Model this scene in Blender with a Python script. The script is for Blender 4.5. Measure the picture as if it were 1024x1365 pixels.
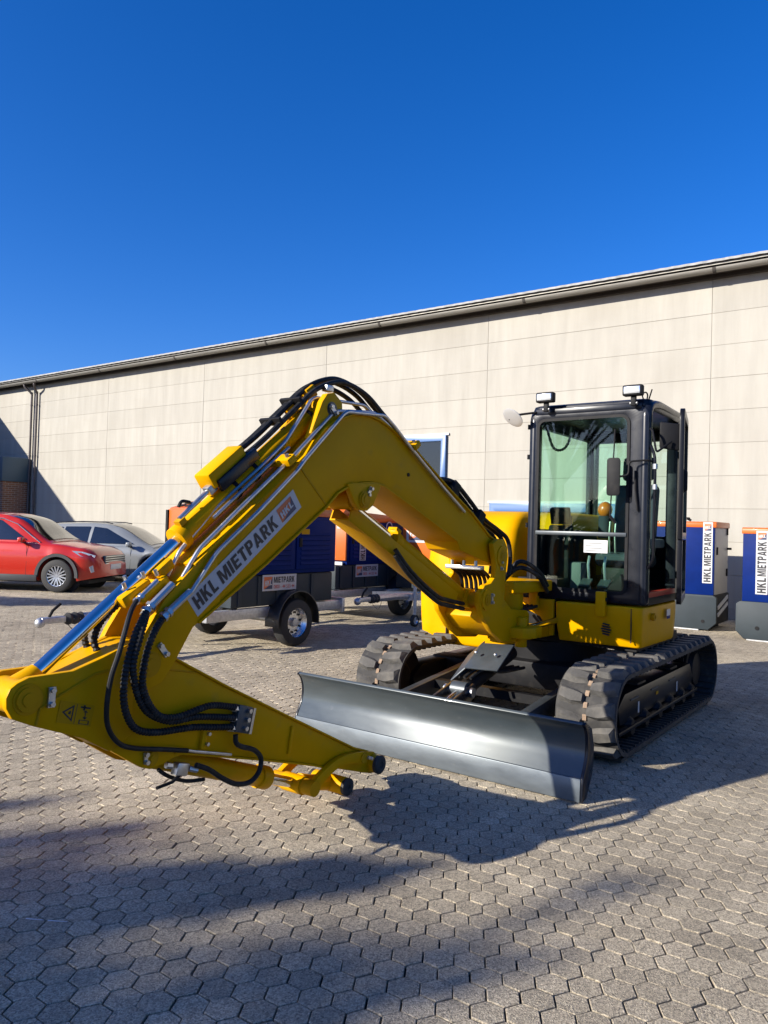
import bpy, bmesh, math, random
import numpy as np
from mathutils import Vector, Matrix
random.seed(7)
for o in list(bpy.data.objects): bpy.data.objects.remove(o)
SC = bpy.context.scene
COL = SC.collection
R = math.radians
# ------------------------------------------------------------------ camera
# world: x along the hall wall (to the right), y towards the wall, z up; eye height 1.6 m
YAW, PITCH, ROLL = R(35.966), R(1.103), R(1.596)
f0 = Vector((-math.sin(YAW), math.cos(YAW), 0)); r0 = Vector((math.cos(YAW), math.sin(YAW), 0)); u0 = Vector((0, 0, 1))
fw = f0*math.cos(PITCH)+u0*math.sin(PITCH); up = u0*math.cos(PITCH)-f0*math.sin(PITCH)
rt = r0*math.cos(ROLL)+up*math.sin(ROLL); up = up*math.cos(ROLL)-r0*math.sin(ROLL)
cd = bpy.data.cameras.new('camera'); cam = bpy.data.objects.new('camera', cd); COL.objects.link(cam)
cam.matrix_world = Matrix(((rt.x, up.x, -fw.x, 0), (rt.y, up.y, -fw.y, 0), (rt.z, up.z, -fw.z, 1.6), (0, 0, 0, 1)))
cd.sensor_fit = 'HORIZONTAL'; cd.sensor_width = 36; cd.lens = 36*1025/1024; cd.clip_start = 0.05; cd.clip_end = 3000
SC.camera = cam
# ------------------------------------------------------------------ sky, sun, exposure
SUN_A, SUN_B = 1.10, 2.06            # ground shift of a shadow per metre of height (x, y)
SUN_EL = math.atan(1/math.hypot(SUN_A, SUN_B))
W = bpy.data.worlds.new('World'); SC.world = W; W.use_nodes = True
nt = W.node_tree; nt.nodes.clear()
sky = nt.nodes.new('ShaderNodeTexSky'); sky.sky_type = 'NISHITA'; sky.sun_disc = False
sky.sun_elevation = SUN_EL
sx, sy = -SUN_A, -SUN_B               # direction towards the sun
sky.sun_rotation = math.atan2(sx, sy) % (2*math.pi)
sky.altitude = 300; sky.air_density = 1.0; sky.dust_density = 1.0; sky.ozone_density = 4.0
hs = nt.nodes.new('ShaderNodeHueSaturation'); hs.inputs['Saturation'].default_value = 1.32; hs.inputs['Value'].default_value = 1.0
bg = nt.nodes.new('ShaderNodeBackground'); bg.inputs['Strength'].default_value = 0.068
ow = nt.nodes.new('ShaderNodeOutputWorld')
nt.links.new(sky.outputs[0], hs.inputs['Color']); tn = nt.nodes.new('ShaderNodeMix'); tn.data_type = 'RGBA'; tn.blend_type = 'MULTIPLY'; tn.inputs[0].default_value = 1; tn.inputs[7].default_value = (0.92, 1.02, 1.48, 1)   # deep, very clear autumn blue
nt.links.new(hs.outputs[0], tn.inputs[6]); nt.links.new(tn.outputs[2], bg.inputs['Color']); nt.links.new(bg.outputs[0], ow.inputs[0])
ld = bpy.data.lights.new('sun', 'SUN'); ld.energy = 5.0; ld.angle = R(0.53); ld.color = (1, 0.93, 0.82)
sun = bpy.data.objects.new('sun', ld); COL.objects.link(sun)
sun.rotation_euler = Vector((sx, sy, 1)).to_track_quat('Z', 'Y').to_euler()
vs = SC.view_settings; vs.view_transform = 'Standard'; vs.look = 'None'; vs.exposure = 0.95; vs.gamma = 1; vs.use_curve_mapping = False
# ------------------------------------------------------------------ materials
MATS = {}
def nn(t, typ, **kw):
    n = t.nodes.new(typ)
    for k, v in kw.items(): setattr(n, k, v)
    return n
def mat(name, col, rough=0.5, metal=0.0, coat=0.0, spec=0.5, var=0.0, vscale=8.0, bump=0.0, bscale=60.0, stretch=None, col2=None, rvar=0.0, island=0.0, dust=None, world=False):
    m = bpy.data.materials.new(name); m.use_nodes = True; t = m.node_tree
    b = t.nodes['Principled BSDF']
    b.inputs['Base Color'].default_value = (*col, 1); b.inputs['Roughness'].default_value = rough
    b.inputs['Metallic'].default_value = metal; b.inputs['Coat Weight'].default_value = coat; b.inputs['Coat Roughness'].default_value = 0.06
    b.inputs['Specular IOR Level'].default_value = spec
    tc = nn(t, 'ShaderNodeTexCoord'); src = tc.outputs['Object']
    if world: src = nn(t, 'ShaderNodeNewGeometry').outputs['Position']
    src0 = src
    if stretch:
        mp = nn(t, 'ShaderNodeMapping'); mp.inputs['Scale'].default_value = stretch; t.links.new(src, mp.inputs[0]); src = mp.outputs[0]
    cur = None
    if var or col2 or rvar:
        n = nn(t, 'ShaderNodeTexNoise'); n.inputs['Scale'].default_value = vscale; n.inputs['Detail'].default_value = 6; n.inputs['Roughness'].default_value = 0.6
        t.links.new(src, n.inputs['Vector'])
        cr = nn(t, 'ShaderNodeValToRGB'); cr.color_ramp.elements[0].position = 0.32; cr.color_ramp.elements[1].position = 0.68
        c2 = col2 if col2 else tuple(c*(1-var) for c in col); c1 = col if col2 else tuple(min(1, c*(1+var)) for c in col)
        cr.color_ramp.elements[0].color = (*c2, 1); cr.color_ramp.elements[1].color = (*c1, 1)
        t.links.new(n.outputs[0], cr.inputs[0]); cur = cr.outputs[0]
        if rvar:
            mr = nn(t, 'ShaderNodeMapRange'); mr.inputs[1].default_value = 0.3; mr.inputs[2].default_value = 0.7
            mr.inputs[3].default_value = max(0.02, rough-rvar); mr.inputs[4].default_value = min(1, rough+rvar)
            t.links.new(n.outputs[0], mr.inputs[0]); t.links.new(mr.outputs[0], b.inputs['Roughness'])
    if island:
        g = nn(t, 'ShaderNodeNewGeometry'); oi = nn(t, 'ShaderNodeObjectInfo')
        ad = nn(t, 'ShaderNodeMath', operation='ADD'); t.links.new(g.outputs['Random Per Island'], ad.inputs[0]); t.links.new(oi.outputs['Random'], ad.inputs[1])
        fr = nn(t, 'ShaderNodeMath', operation='FRACT'); t.links.new(ad.outputs[0], fr.inputs[0])
        mr = nn(t, 'ShaderNodeMapRange'); mr.inputs[3].default_value = 1-island; mr.inputs[4].default_value = 1+island; t.links.new(fr.outputs[0], mr.inputs[0])
        mx = nn(t, 'ShaderNodeMix', data_type='RGBA', blend_type='MULTIPLY'); mx.inputs[0].default_value = 1
        if cur: t.links.new(cur, mx.inputs[6])
        else: mx.inputs[6].default_value = (*col, 1)
        t.links.new(mr.outputs[0], mx.inputs[7]); cur = mx.outputs[2]
    if dust:
        n3 = nn(t, 'ShaderNodeTexNoise'); n3.inputs['Scale'].default_value = dust[2]; n3.inputs['Detail'].default_value = 8; t.links.new(src0, n3.inputs['Vector'])
        mr = nn(t, 'ShaderNodeMapRange'); mr.inputs[1].default_value = dust[3]; mr.inputs[2].default_value = dust[3]+0.22; mr.inputs[3].default_value = 0; mr.inputs[4].default_value = dust[1]
        t.links.new(n3.outputs[0], mr.inputs[0])
        mx = nn(t, 'ShaderNodeMix', data_type='RGBA'); t.links.new(mr.outputs[0], mx.inputs[0])
        if cur: t.links.new(cur, mx.inputs[6])
        else: mx.inputs[6].default_value = (*col, 1)
        mx.inputs[7].default_value = (*dust[0], 1); cur = mx.outputs[2]
    if cur: t.links.new(cur, b.inputs['Base Color'])
    if bump:
        n2 = nn(t, 'ShaderNodeTexNoise'); n2.inputs['Scale'].default_value = bscale; n2.inputs['Detail'].default_value = 5
        t.links.new(src0, n2.inputs['Vector'])
        bp = nn(t, 'ShaderNodeBump'); bp.inputs['Strength'].default_value = bump; bp.inputs['Distance'].default_value = 0.01
        t.links.new(n2.outputs[0], bp.inputs['Height']); t.links.new(bp.outputs[0], b.inputs['Normal'])
    MATS[name] = m
    return m
def glass(name, tint, refl=0.9, rough=0.02):
    m = bpy.data.materials.new(name); m.use_nodes = True; t = m.node_tree; t.nodes.clear()
    tr = nn(t, 'ShaderNodeBsdfTransparent'); tr.inputs[0].default_value = (*tint, 1)
    gl = nn(t, 'ShaderNodeBsdfGlossy'); gl.inputs['Roughness'].default_value = rough; gl.inputs[0].default_value = (refl, refl, refl, 1)
    lw = nn(t, 'ShaderNodeLayerWeight'); lw.inputs[0].default_value = 0.5          # symmetric: panes are seen from both sides
    pw = nn(t, 'ShaderNodeMath', operation='POWER'); pw.inputs[1].default_value = 4.0; t.links.new(lw.outputs['Facing'], pw.inputs[0])
    fr = nn(t, 'ShaderNodeMath', operation='MULTIPLY_ADD'); fr.inputs[1].default_value = 0.75; fr.inputs[2].default_value = 0.04; t.links.new(pw.outputs[0], fr.inputs[0])
    mx = nn(t, 'ShaderNodeMixShader'); o = nn(t, 'ShaderNodeOutputMaterial')
    t.links.new(fr.outputs[0], mx.inputs[0]); t.links.new(tr.outputs[0], mx.inputs[1]); t.links.new(gl.outputs[0], mx.inputs[2]); t.links.new(mx.outputs[0], o.inputs[0])
    MATS[name] = m
    return m
mat('yellow', (0.59, 0.290, 0.0), 0.42, coat=0.0, spec=0.07, var=0.05, vscale=5, rvar=0.06, bump=0.03, bscale=90, dust=((0.30, 0.19, 0.05), 0.35, 11, 0.60))
mat('yellow_worn', (0.48, 0.24, 0.002), 0.5, spec=0.1, var=0.08, vscale=9, bump=0.05, bscale=120)
mat('navy', (0.0055, 0.0072, 0.0125), 0.30, coat=0.08, spec=0.28, var=0.1, rvar=0.05, dust=((0.03, 0.03, 0.032), 0.2, 9, 0.58))
mat('black', (0.007, 0.007, 0.008), 0.6, spec=0.18, var=0.15, vscale=14, dust=((0.05, 0.045, 0.038), 0.25, 11, 0.56))
mat('black_gloss', (0.005, 0.005, 0.007), 0.32, spec=0.25)
mat('rubber', (0.060, 0.057, 0.052), 0.85, var=0.22, vscale=16, bump=0.25, bscale=70, dust=((0.14, 0.128, 0.108), 0.5, 12, 0.48))
mat('rubber_dark', (0.022, 0.021, 0.020), 0.8, var=0.2, vscale=20, dust=((0.10, 0.09, 0.075), 0.4, 14, 0.5))
mat('rust_dirt', (0.24, 0.17, 0.115), 0.95, var=0.25, vscale=30, bump=0.3, bscale=90)
mat('hose', (0.012, 0.012, 0.012), 0.55, spec=0.25, dust=((0.10, 0.09, 0.075), 0.3, 25, 0.5))
mat('chrome', (0.74, 0.73, 0.70), 0.16, metal=1.0)
mat('zinc', (0.52, 0.52, 0.50), 0.42, metal=1.0, var=0.12, vscale=25)
mat('galv', (0.46, 0.47, 0.48), 0.45, metal=0.8, var=0.18, vscale=30)
mat('blade', (0.044, 0.055, 0.060), 0.36, metal=0.25, coat=0.25, var=0.12, vscale=3, rvar=0.05, stretch=(1, 3, 3), dust=((0.20, 0.20, 0.19), 0.25, 18, 0.66))
mat('blade_edge', (0.13, 0.15, 0.165), 0.4, metal=0.5, var=0.10, vscale=5, rvar=0.05, stretch=(1, 3, 3), dust=((0.25, 0.25, 0.24), 0.3, 20, 0.62))
mat('steel_grey', (0.055, 0.065, 0.072), 0.4, metal=0.3, var=0.15)
mat('white', (0.55, 0.55, 0.54), 0.45)
mat('sign_white', (0.44, 0.44, 0.435), 0.4)
mat('letter', (0.012, 0.012, 0.016), 0.5)
mat('orange', (0.50, 0.10, 0.006), 0.42, coat=0.2, var=0.05)
mat('logo_orange', (0.55, 0.12, 0.03), 0.45)
mat('logo_navy', (0.02, 0.03, 0.08), 0.45)
mat('blue', (0.001, 0.013, 0.105), 0.55, spec=0.08, var=0.12, vscale=4)
mat('gen_grey', (0.024, 0.033, 0.039), 0.6, spec=0.3, var=0.08, vscale=5)
mat('gen_white', (0.36, 0.345, 0.32), 0.5, var=0.06)
mat('tyre', (0.018, 0.018, 0.018), 0.75, var=0.15, vscale=30)
mat('alloy', (0.66, 0.67, 0.68), 0.25, metal=0.9)
mat('wall_panel', (0.335, 0.318, 0.276), 0.9, var=0.075, vscale=1.3, bump=0.15, bscale=70, stretch=(3.0, 3.0, 0.35), island=0.04, dust=((0.285, 0.266, 0.225), 0.45, 0.7, 0.52), spec=0.2, world=True)
mat('wall_joint', (0.27, 0.25, 0.21), 0.9)
mat('roof_sheet', (0.26, 0.26, 0.25), 0.8, var=0.2, vscale=5, bump=0.2, bscale=25, dust=((0.36, 0.355, 0.34), 0.7, 9, 0.47))
mat('gutter', (0.20, 0.19, 0.165), 0.5, metal=0.35, var=0.2, vscale=3, stretch=(0.6, 6, 6))
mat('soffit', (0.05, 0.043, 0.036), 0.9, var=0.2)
mat('pipe', (0.10, 0.085, 0.08), 0.5, metal=0.3, var=0.15)
mat('window_blue', (0.03, 0.10, 0.26), 0.4)
mat('blind', (0.33,0.34,0.36), 0.6)
mat('dark_void', (0.012, 0.013, 0.015), 0.8)
mat('paver', (0.405, 0.352, 0.262), 0.92, var=0.10, vscale=2.2, island=0.12, bump=0.9, bscale=190, spec=0.25, world=True)
mat('joint', (0.030, 0.026, 0.020), 1.0, var=0.35, vscale=18, bump=0.3, bscale=200)
mat('seat', (0.028, 0.036, 0.05), 0.85, var=0.1)
mat('seat_grey', (0.10,0.11,0.115), 0.7)
mat('skin_tan', (0.30, 0.17, 0.09), 0.5)
mat('red', (0.47, 0.020, 0.007), 0.28, metal=0.1, coat=0.8)
mat('silver', (0.22, 0.235, 0.24), 0.35, metal=0.25, coat=0.5)
mat('car_black', (0.014, 0.014, 0.015), 0.4, coat=0.2)
mat('cladding', (0.03,0.031,0.033), 0.6)
mat('lamp_lens', (0.75, 0.77, 0.78), 0.12, metal=0.6, coat=1)
mat('plate', (0.66, 0.66, 0.64), 0.5)
mat('red_plastic', (0.4, 0.02, 0.01), 0.4)
mat('lens_orange', (0.6, 0.16, 0.02), 0.3, coat=1)
mat('brick_wall', (0.22, 0.10, 0.055), 0.9)
mat('fascia_teal', (0.045, 0.085, 0.115), 0.5)
mat('plaster', (0.3,0.28,0.25), 0.9, var=0.08)
mat('bark', (0.07, 0.05, 0.035), 0.95, var=0.3, vscale=12, bump=0.6, bscale=25)
mat('leaf', (0.055, 0.095, 0.025), 0.6, island=0.3)
glass('cab_glass', (0.80, 0.94, 0.87), 0.55); glass('side_glass', (0.85, 0.95, 0.90)); mat('car_glass', (0.006, 0.008, 0.009), 0.04, spec=0.9, coat=0.6); glass('clear_glass', (0.35, 0.40, 0.42))
# brick pattern for the small shaded annex (courses are far too small to pick apart here)
t = MATS['brick_wall'].node_tree; bk = nn(t, 'ShaderNodeTexBrick'); tc = nn(t, 'ShaderNodeTexCoord'); mp = nn(t, 'ShaderNodeMapping')
sp_ = nn(t, 'ShaderNodeSeparateXYZ'); ad_ = nn(t, 'ShaderNodeMath', operation='ADD'); cb_ = nn(t, 'ShaderNodeCombineXYZ')
t.links.new(tc.outputs['Object'], sp_.inputs[0]); t.links.new(sp_.outputs[0], ad_.inputs[0]); t.links.new(sp_.outputs[1], ad_.inputs[1]); t.links.new(ad_.outputs[0], cb_.inputs[0]); t.links.new(sp_.outputs[2], cb_.inputs[1])
bk.inputs['Color1'].default_value = (0.25, 0.105, 0.05, 1); bk.inputs['Color2'].default_value = (0.16, 0.07, 0.04, 1); bk.inputs['Mortar'].default_value = (0.30, 0.26, 0.21, 1)
bk.inputs['Scale'].default_value = 1.0; bk.inputs['Brick Width'].default_value = 0.25; bk.inputs['Row Height'].default_value = 0.077; bk.inputs['Mortar Size'].default_value = 0.009
t.links.new(cb_.outputs[0], mp.inputs[0]); t.links.new(mp.outputs[0], bk.inputs['Vector']); t.links.new(bk.outputs[0], t.nodes['Principled BSDF'].inputs['Base Color'])
# fine aggregate speckle on the pavers
t = MATS['paver'].node_tree; b = t.nodes['Principled BSDF']; old = b.inputs['Base Color'].links[0].from_socket
vn = nn(t, 'ShaderNodeTexVoronoi'); vn.inputs['Scale'].default_value = 170; tc = nn(t, 'ShaderNodeTexCoord')
geo = nn(t, 'ShaderNodeNewGeometry'); t.links.new(geo.outputs['Position'], vn.inputs['Vector'])
cr = nn(t, 'ShaderNodeValToRGB'); cr.color_ramp.elements[0].color = (0.42, 0.42, 0.43, 1); cr.color_ramp.elements[1].color = (1.55, 1.53, 1.50, 1)
t.links.new(vn.outputs['Color'], cr.inputs[0])
mx = nn(t, 'ShaderNodeMix', data_type='RGBA', blend_type='MULTIPLY'); mx.inputs[0].default_value = 1
t.links.new(old, mx.inputs[6]); t.links.new(cr.outputs[0], mx.inputs[7])
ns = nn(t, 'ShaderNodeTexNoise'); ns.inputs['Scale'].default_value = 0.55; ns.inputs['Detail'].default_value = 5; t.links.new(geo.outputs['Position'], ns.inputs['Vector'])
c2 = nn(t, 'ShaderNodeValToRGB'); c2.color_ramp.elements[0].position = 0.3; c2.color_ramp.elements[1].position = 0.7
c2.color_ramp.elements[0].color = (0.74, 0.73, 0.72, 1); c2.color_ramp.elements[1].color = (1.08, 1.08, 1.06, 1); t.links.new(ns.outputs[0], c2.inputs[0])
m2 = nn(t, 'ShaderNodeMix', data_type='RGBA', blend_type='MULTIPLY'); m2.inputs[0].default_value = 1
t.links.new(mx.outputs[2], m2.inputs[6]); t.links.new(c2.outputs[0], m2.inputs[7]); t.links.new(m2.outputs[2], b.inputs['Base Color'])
# ------------------------------------------------------------------ geometry helpers
OFF = {}                                # thing root -> its world position (meshes are written in world metres)
def V(*a): return Vector(a)
def crom(P, n=6):
    P = [Vector(p) for p in P]; out = []
    for i in range(len(P)-1):
        a = P[max(i-1, 0)]; b = P[i]; c = P[i+1]; d = P[min(i+2, len(P)-1)]
        for k in range(n):
            s = k/n
            out.append(0.5*((2*b)+(c-a)*s+(2*a-5*b+4*c-d)*s*s+(3*b-a-3*c+d)*s**3))
    out.append(P[-1]); return out
class MB:
    def __init__(s): s.v = []; s.f = []
    def add(s, v, f):
        n = len(s.v); s.v += [tuple(p) for p in v]; s.f += [tuple(i+n for i in q) for q in f]; return s
    def box(s, a, b):
        x0, y0, z0 = a; x1, y1, z1 = b
        return s.add([(x0, y0, z0), (x1, y0, z0), (x1, y1, z0), (x0, y1, z0), (x0, y0, z1), (x1, y0, z1), (x1, y1, z1), (x0, y1, z1)],
                     [(3, 2, 1, 0), (4, 5, 6, 7), (0, 1, 5, 4), (1, 2, 6, 5), (2, 3, 7, 6), (3, 0, 4, 7)])
    def obox(s, c, ax, ay, az):
        c, ax, ay, az = map(Vector, (c, ax, ay, az))
        v = [c+ax*i+ay*j+az*k for k in (-1, 1) for i, j in ((-1, -1), (1, -1), (1, 1), (-1, 1))]
        return s.add(v, [(3, 2, 1, 0), (4, 5, 6, 7), (0, 1, 5, 4), (1, 2, 6, 5), (2, 3, 7, 6), (3, 0, 4, 7)])
    def prism(s, poly, axis, a, b):
        n = len(poly)
        def m(p, t): return (t, p[0], p[1]) if axis == 'x' else (p[0], t, p[1]) if axis == 'y' else (p[0], p[1], t)
        v = [m(p, a) for p in poly]+[m(p, b) for p in poly]
        return s.add(v, [tuple(range(n))[::-1], tuple(range(n, 2*n))]+[(i, (i+1) % n, n+(i+1) % n, n+i) for i in range(n)])
    def loft(s, rings, caps=True, closed=True):
        n = len(rings[0]); v = [p for r in rings for p in r]; f = []
        for k in range(len(rings)-1):
            for i in range(n if closed else n-1):
                j = (i+1) % n; f.append((k*n+i, k*n+j, (k+1)*n+j, (k+1)*n+i))
        if caps: f += [tuple(range(n))[::-1], tuple(range((len(rings)-1)*n, len(rings)*n))]
        return s.add(v, f)
    def tube(s, pts, r, n=8, caps=True):
        pts = [Vector(p) for p in pts]; rr = r if isinstance(r, (list, tuple)) else [r]*len(pts)
        T = []
        for i in range(len(pts)):
            d = pts[min(i+1, len(pts)-1)]-pts[max(i-1, 0)]; T.append(d.normalized() if d.length > 1e-9 else Vector((0, 0, 1)))
        a = T[0].orthogonal().normalized(); rings = []
        for p, t_, q in zip(pts, T, rr):
            a = (a-t_*a.dot(t_)).normalized(); b = t_.cross(a)
            rings.append([p+(a*math.cos(2*math.pi*k/n)+b*math.sin(2*math.pi*k/n))*q for k in range(n)])
        return s.loft(rings, caps)
    def cyl(s, p0, p1, r0, r1=None, n=20): return s.tube([p0, p1], [r0, r0 if r1 is None else r1], n)
    def lathe(s, c, axis, prof, n=28, caps=True):            # prof: (along axis, radius)
        c = Vector(c); ax = Vector(axis).normalized(); a = ax.orthogonal().normalized(); b = ax.cross(a)
        return s.loft([[c+ax*h+(a*math.cos(2*math.pi*k/n)+b*math.sin(2*math.pi*k/n))*max(q, 1e-4) for k in range(n)] for h, q in prof], caps)
    def frame(s, outer, inner, axis, a, b):       # closed frame between two loops of equal length
        n = len(outer)
        def m(p, t): return (t, p[0], p[1]) if axis == 'x' else (p[0], t, p[1]) if axis == 'y' else (p[0], p[1], t)
        L = [[m(p, a) for p in outer], [m(p, b) for p in outer], [m(p, b) for p in inner], [m(p, a) for p in inner], [m(p, a) for p in outer]]
        return s.loft(L[:4]+[L[0]], False)
    def ball(s, c, r, nu=12, nv=8, sc=(1, 1, 1)):
        c = Vector(c); rings = []
        for j in range(nv+1):
            ph = math.pi*j/nv; q = max(math.sin(ph), 1e-3)
            rings.append([c+Vector((r*sc[0]*q*math.cos(2*math.pi*k/nu), r*sc[1]*q*math.sin(2*math.pi*k/nu), r*sc[2]*math.cos(ph))) for k in range(nu)])
        return s.loft(rings)
    def build(s, name, m, parent=None, bevel=0, seg=2, ang=32, flat=False, off=None):
        o_ = off if off is not None else (OFF.get(parent.name, Vector()) if parent else Vector())
        me = bpy.data.meshes.new(name); bm = bmesh.new()
        vs_ = [bm.verts.new(Vector(p)-o_) for p in s.v]
        for q in s.f:
            try: bm.faces.new([vs_[i] for i in q])
            except ValueError: pass
        bmesh.ops.remove_doubles(bm, verts=bm.verts, dist=1e-5)
        bmesh.ops.recalc_face_normals(bm, faces=bm.faces)
        lim = R(ang)
        if bevel:
            ed = [e for e in bm.edges if len(e.link_faces) == 2 and e.calc_face_angle(0) > lim]
            bmesh.ops.bevel(bm, geom=ed, offset=bevel, offset_type='OFFSET', segments=seg, profile=0.5, affect='EDGES', clamp_overlap=True)
        for f_ in bm.faces: f_.smooth = not flat
        for e in bm.edges:
            if len(e.link_faces) == 2 and e.calc_face_angle(0) > lim: e.smooth = False
        bm.to_mesh(me); bm.free(); me.materials.append(MATS[m])
        o = bpy.data.objects.new(name, me); COL.objects.link(o)
        if parent: o.parent = parent; OFF[o.name] = o_
        return o
def tag(o, label=None, cat=None, group=None, kind=None):
    if label: o['label'] = label
    if cat: o['category'] = cat
    if group: o['group'] = group
    if kind: o['kind'] = kind
    return o
def thing(name, loc, label, cat, group=None, rz=0):
    o = bpy.data.objects.new(name, None); COL.objects.link(o); o.location = loc; o.rotation_euler = (0, 0, rz); o.empty_display_size = 0.2
    OFF[o.name] = Vector(loc); return tag(o, label, cat, group)
def rrect(x0, y0, x1, y1, r, n=5):
    rs = r if isinstance(r, (list, tuple)) else [r]*4; P = []
    for (cx, cy, a0), q in zip(((x1, y1, 0), (x0, y1, 90), (x0, y0, 180), (x1, y0, 270)), rs):
        sx_ = -1 if cx == x1 else 1; sy_ = -1 if cy == y1 else 1
        for k in range(n+1):
            a = R(a0+90*k/n); P.append((cx+sx_*q+q*math.cos(a), cy+sy_*q+q*math.sin(a)))
    return P
_txt = {}
def text_geo(s, bold=0.02):
    if (s, bold) in _txt: return _txt[(s, bold)]
    c = bpy.data.curves.new('lettering', 'FONT'); c.body = s; c.size = 1; c.offset = bold; c.resolution_u = 3; c.space_character = 1.04
    o = bpy.data.objects.new('lettering', c); COL.objects.link(o); bpy.context.view_layer.update()
    me = bpy.data.meshes.new_from_object(o.evaluated_get(bpy.context.evaluated_depsgraph_get()))
    v = [tuple(p.co) for p in me.vertices]; f = [tuple(p.vertices) for p in me.polygons]
    bpy.data.objects.remove(o); bpy.data.curves.remove(c); bpy.data.meshes.remove(me)
    xs = [p[0] for p in v]; ys = [p[1] for p in v]; x0, x1, y0, y1 = min(xs), max(xs), min(ys), max(ys)
    v = [((p[0]-x0)/(x1-x0), (p[1]-y0)/(y1-y0)) for p in v]
    _txt[(s, bold)] = (v, f); return v, f
def lettering(s, parent, o, ux, uy, m='letter', lift=0.0015, shear=0.0, bold=0.02):
    """flat printed words filling the parallelogram o, ux (width), uy (height)"""
    v, f = text_geo(s, bold); o, ux, uy = Vector(o), Vector(ux), Vector(uy); n = ux.cross(uy).normalized()*lift
    return MB().add([o+ux*(a+shear*b*uy.length/ux.length)+uy*b+n for a, b in v], f).build('lettering', m, parent, flat=True)
def quad(parent, name, m, o, ux, uy, lift=0.0, th=0.0):
    o, ux, uy = Vector(o), Vector(ux), Vector(uy); n = ux.cross(uy).normalized()
    a = o+n*(lift-max(th, 0.0006)*0.5)+ux*.5+uy*.5
    return MB().obox(a, ux*.5, uy*.5, n*max(th, 0.0006)*0.5).build(name, m, parent)
# block letters (condensed bold grotesque), drawn stroke by stroke
def _bl():
    w = .235; D = {}
    def bar(x0, y0, x1, y1): return [(x0, y0), (x1, y0), (x1, y1), (x0, y1)]
    D['H'] = (.66, [bar(0, 0, w, 1), bar(.66-w, 0, .66, 1), bar(w, .40, .66-w, .61)])
    D['K'] = (.72, [bar(0, 0, w, 1), [(w, .33), (w, .62), (.43, 1), (.70, 1)], [(.30, .46), (.44, .64), (.72, 0), (.46, 0)]])
    D['L'] = (.54, [bar(0, 0, w, 1), bar(w, 0, .54, .20)])
    D['M'] = (.86, [bar(0, 0, .20, 1), bar(.66, 0, .86, 1), [(.20, 1), (.20, .62), (.37, 0), (.43, 0), (.43, .36), (.27, 1)], [(.66, 1), (.66, .62), (.49, 0), (.43, 0), (.43, .36), (.59, 1)]])
    D['I'] = (w, [bar(0, 0, w, 1)])
    D['E'] = (.57, [bar(0, 0, w, 1), bar(w, 0, .57, .20), bar(w, .41, .54, .60), bar(w, .80, .57, 1)])
    D['T'] = (.60, [bar(.30-w/2, 0, .30+w/2, .80), bar(0, .80, .60, 1)])
    P = [bar(0, 0, w, 1), [(w, 1), (w, .82), (.36, .82), (.41, .77), (.41, .61), (.36, .56), (w, .56), (w, .38), (.46, .38), (.58, .46), (.63, .58), (.63, .80), (.58, .92), (.46, 1)]]
    D['P'] = (.64, P)
    D['R'] = (.68, P+[[(.28, .38), (.48, .38), (.69, 0), (.44, 0)]])
    D['A'] = (.74, [[(0, 0), (.23, 0), (.37, .72), (.37, 1), (.25, 1)], [(.74, 0), (.51, 0), (.37, .72), (.37, 1), (.49, 1)], [(.26, .16), (.48, .16), (.445, .34), (.295, .34)]])
    return D
BL = _bl()
def block(s, parent, o, ux, uy, lift=.0025, m='letter', name='lettering'):
    o, ux, uy = Vector(o), Vector(ux), Vector(uy); n = ux.cross(uy).normalized(); gap = .10
    tot = sum(BL[c][0] for c in s)+gap*(len(s)-1); x = 0; mb = MB(); k = 0
    for c in s:
        w, st_ = BL[c]
        for poly in st_:
            k += 1; mb.add([o+ux*((x+p[0])/tot)+uy*p[1]+n*(lift+.00006*(k % 5)) for p in poly], [tuple(range(len(poly)))])
        x += w+gap
    return mb.build(name, m, parent, flat=True)
def logo(parent, o, ux, uy, lift=0.002):
    o, ux, uy = Vector(o), Vector(ux), Vector(uy); n = ux.cross(uy).normalized()
    quad(parent, 'logo_square', 'logo_orange', o, ux, uy, lift)
    MB().add([o+n*(lift+.001)+ux*a+uy*b for a, b in ((0.05, 0.0), (1, 0), (1, 1), (0.72, 0.35))], [(0, 1, 2, 3)]).build('logo_corner', 'logo_navy', parent)
    block('HKL', parent, o+ux*0.08+uy*0.22, ux*0.84+uy*0.10, uy*0.46, lift+.0022, 'sign_white')
# ================================================================== GROUND
gm = MB().add([(-900, -900, -0.016), (900, -900, -0.016), (900, 900, -0.016), (-900, 900, -0.016)], [(0, 1, 2, 3)])
ground = tag(gm.build('ground', 'joint'), 'yard paved with grey beige hexagonal concrete pavers', None, kind='structure')
PX, PY = 0.0998, 0.1158                     # column step, paver step along a column
AP = 0.0549                                 # apothem of a paver
def hexring(r, z): return [(r/math.cos(R(30))*math.cos(R(60*k)), r/math.cos(R(30))*math.sin(R(60*k)), z) for k in range(6)]
def paver_geo(full):
    v = hexring(AP-0.0022, 0.0)+hexring(AP, -0.0022)
    f = [(0, 1, 2, 3, 4, 5)]+[(i, i+6, (i+1) % 6+6, (i+1) % 6) for i in range(6)]
    if full:
        v += hexring(AP, -0.0157); f += [(i+6, i+12, (i+1) % 6+12, (i+1) % 6+6) for i in range(6)]
    return v, f
def grid_pts():
    out = []
    i0, i1 = int(-37/PX), int(7/PX); ox, oy = -1.598, 2.199
    for i in range(i0, i1):
        x = ox+i*PX
        for j in range(-14, 122):
            out.append((x, oy+(j+0.5*(i % 2))*PY))
    return np.array(out)
GP = grid_pts()
cmw = np.array([[rt.x, rt.y, rt.z], [up.x, up.y, up.z], [fw.x, fw.y, fw.z]])
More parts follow.
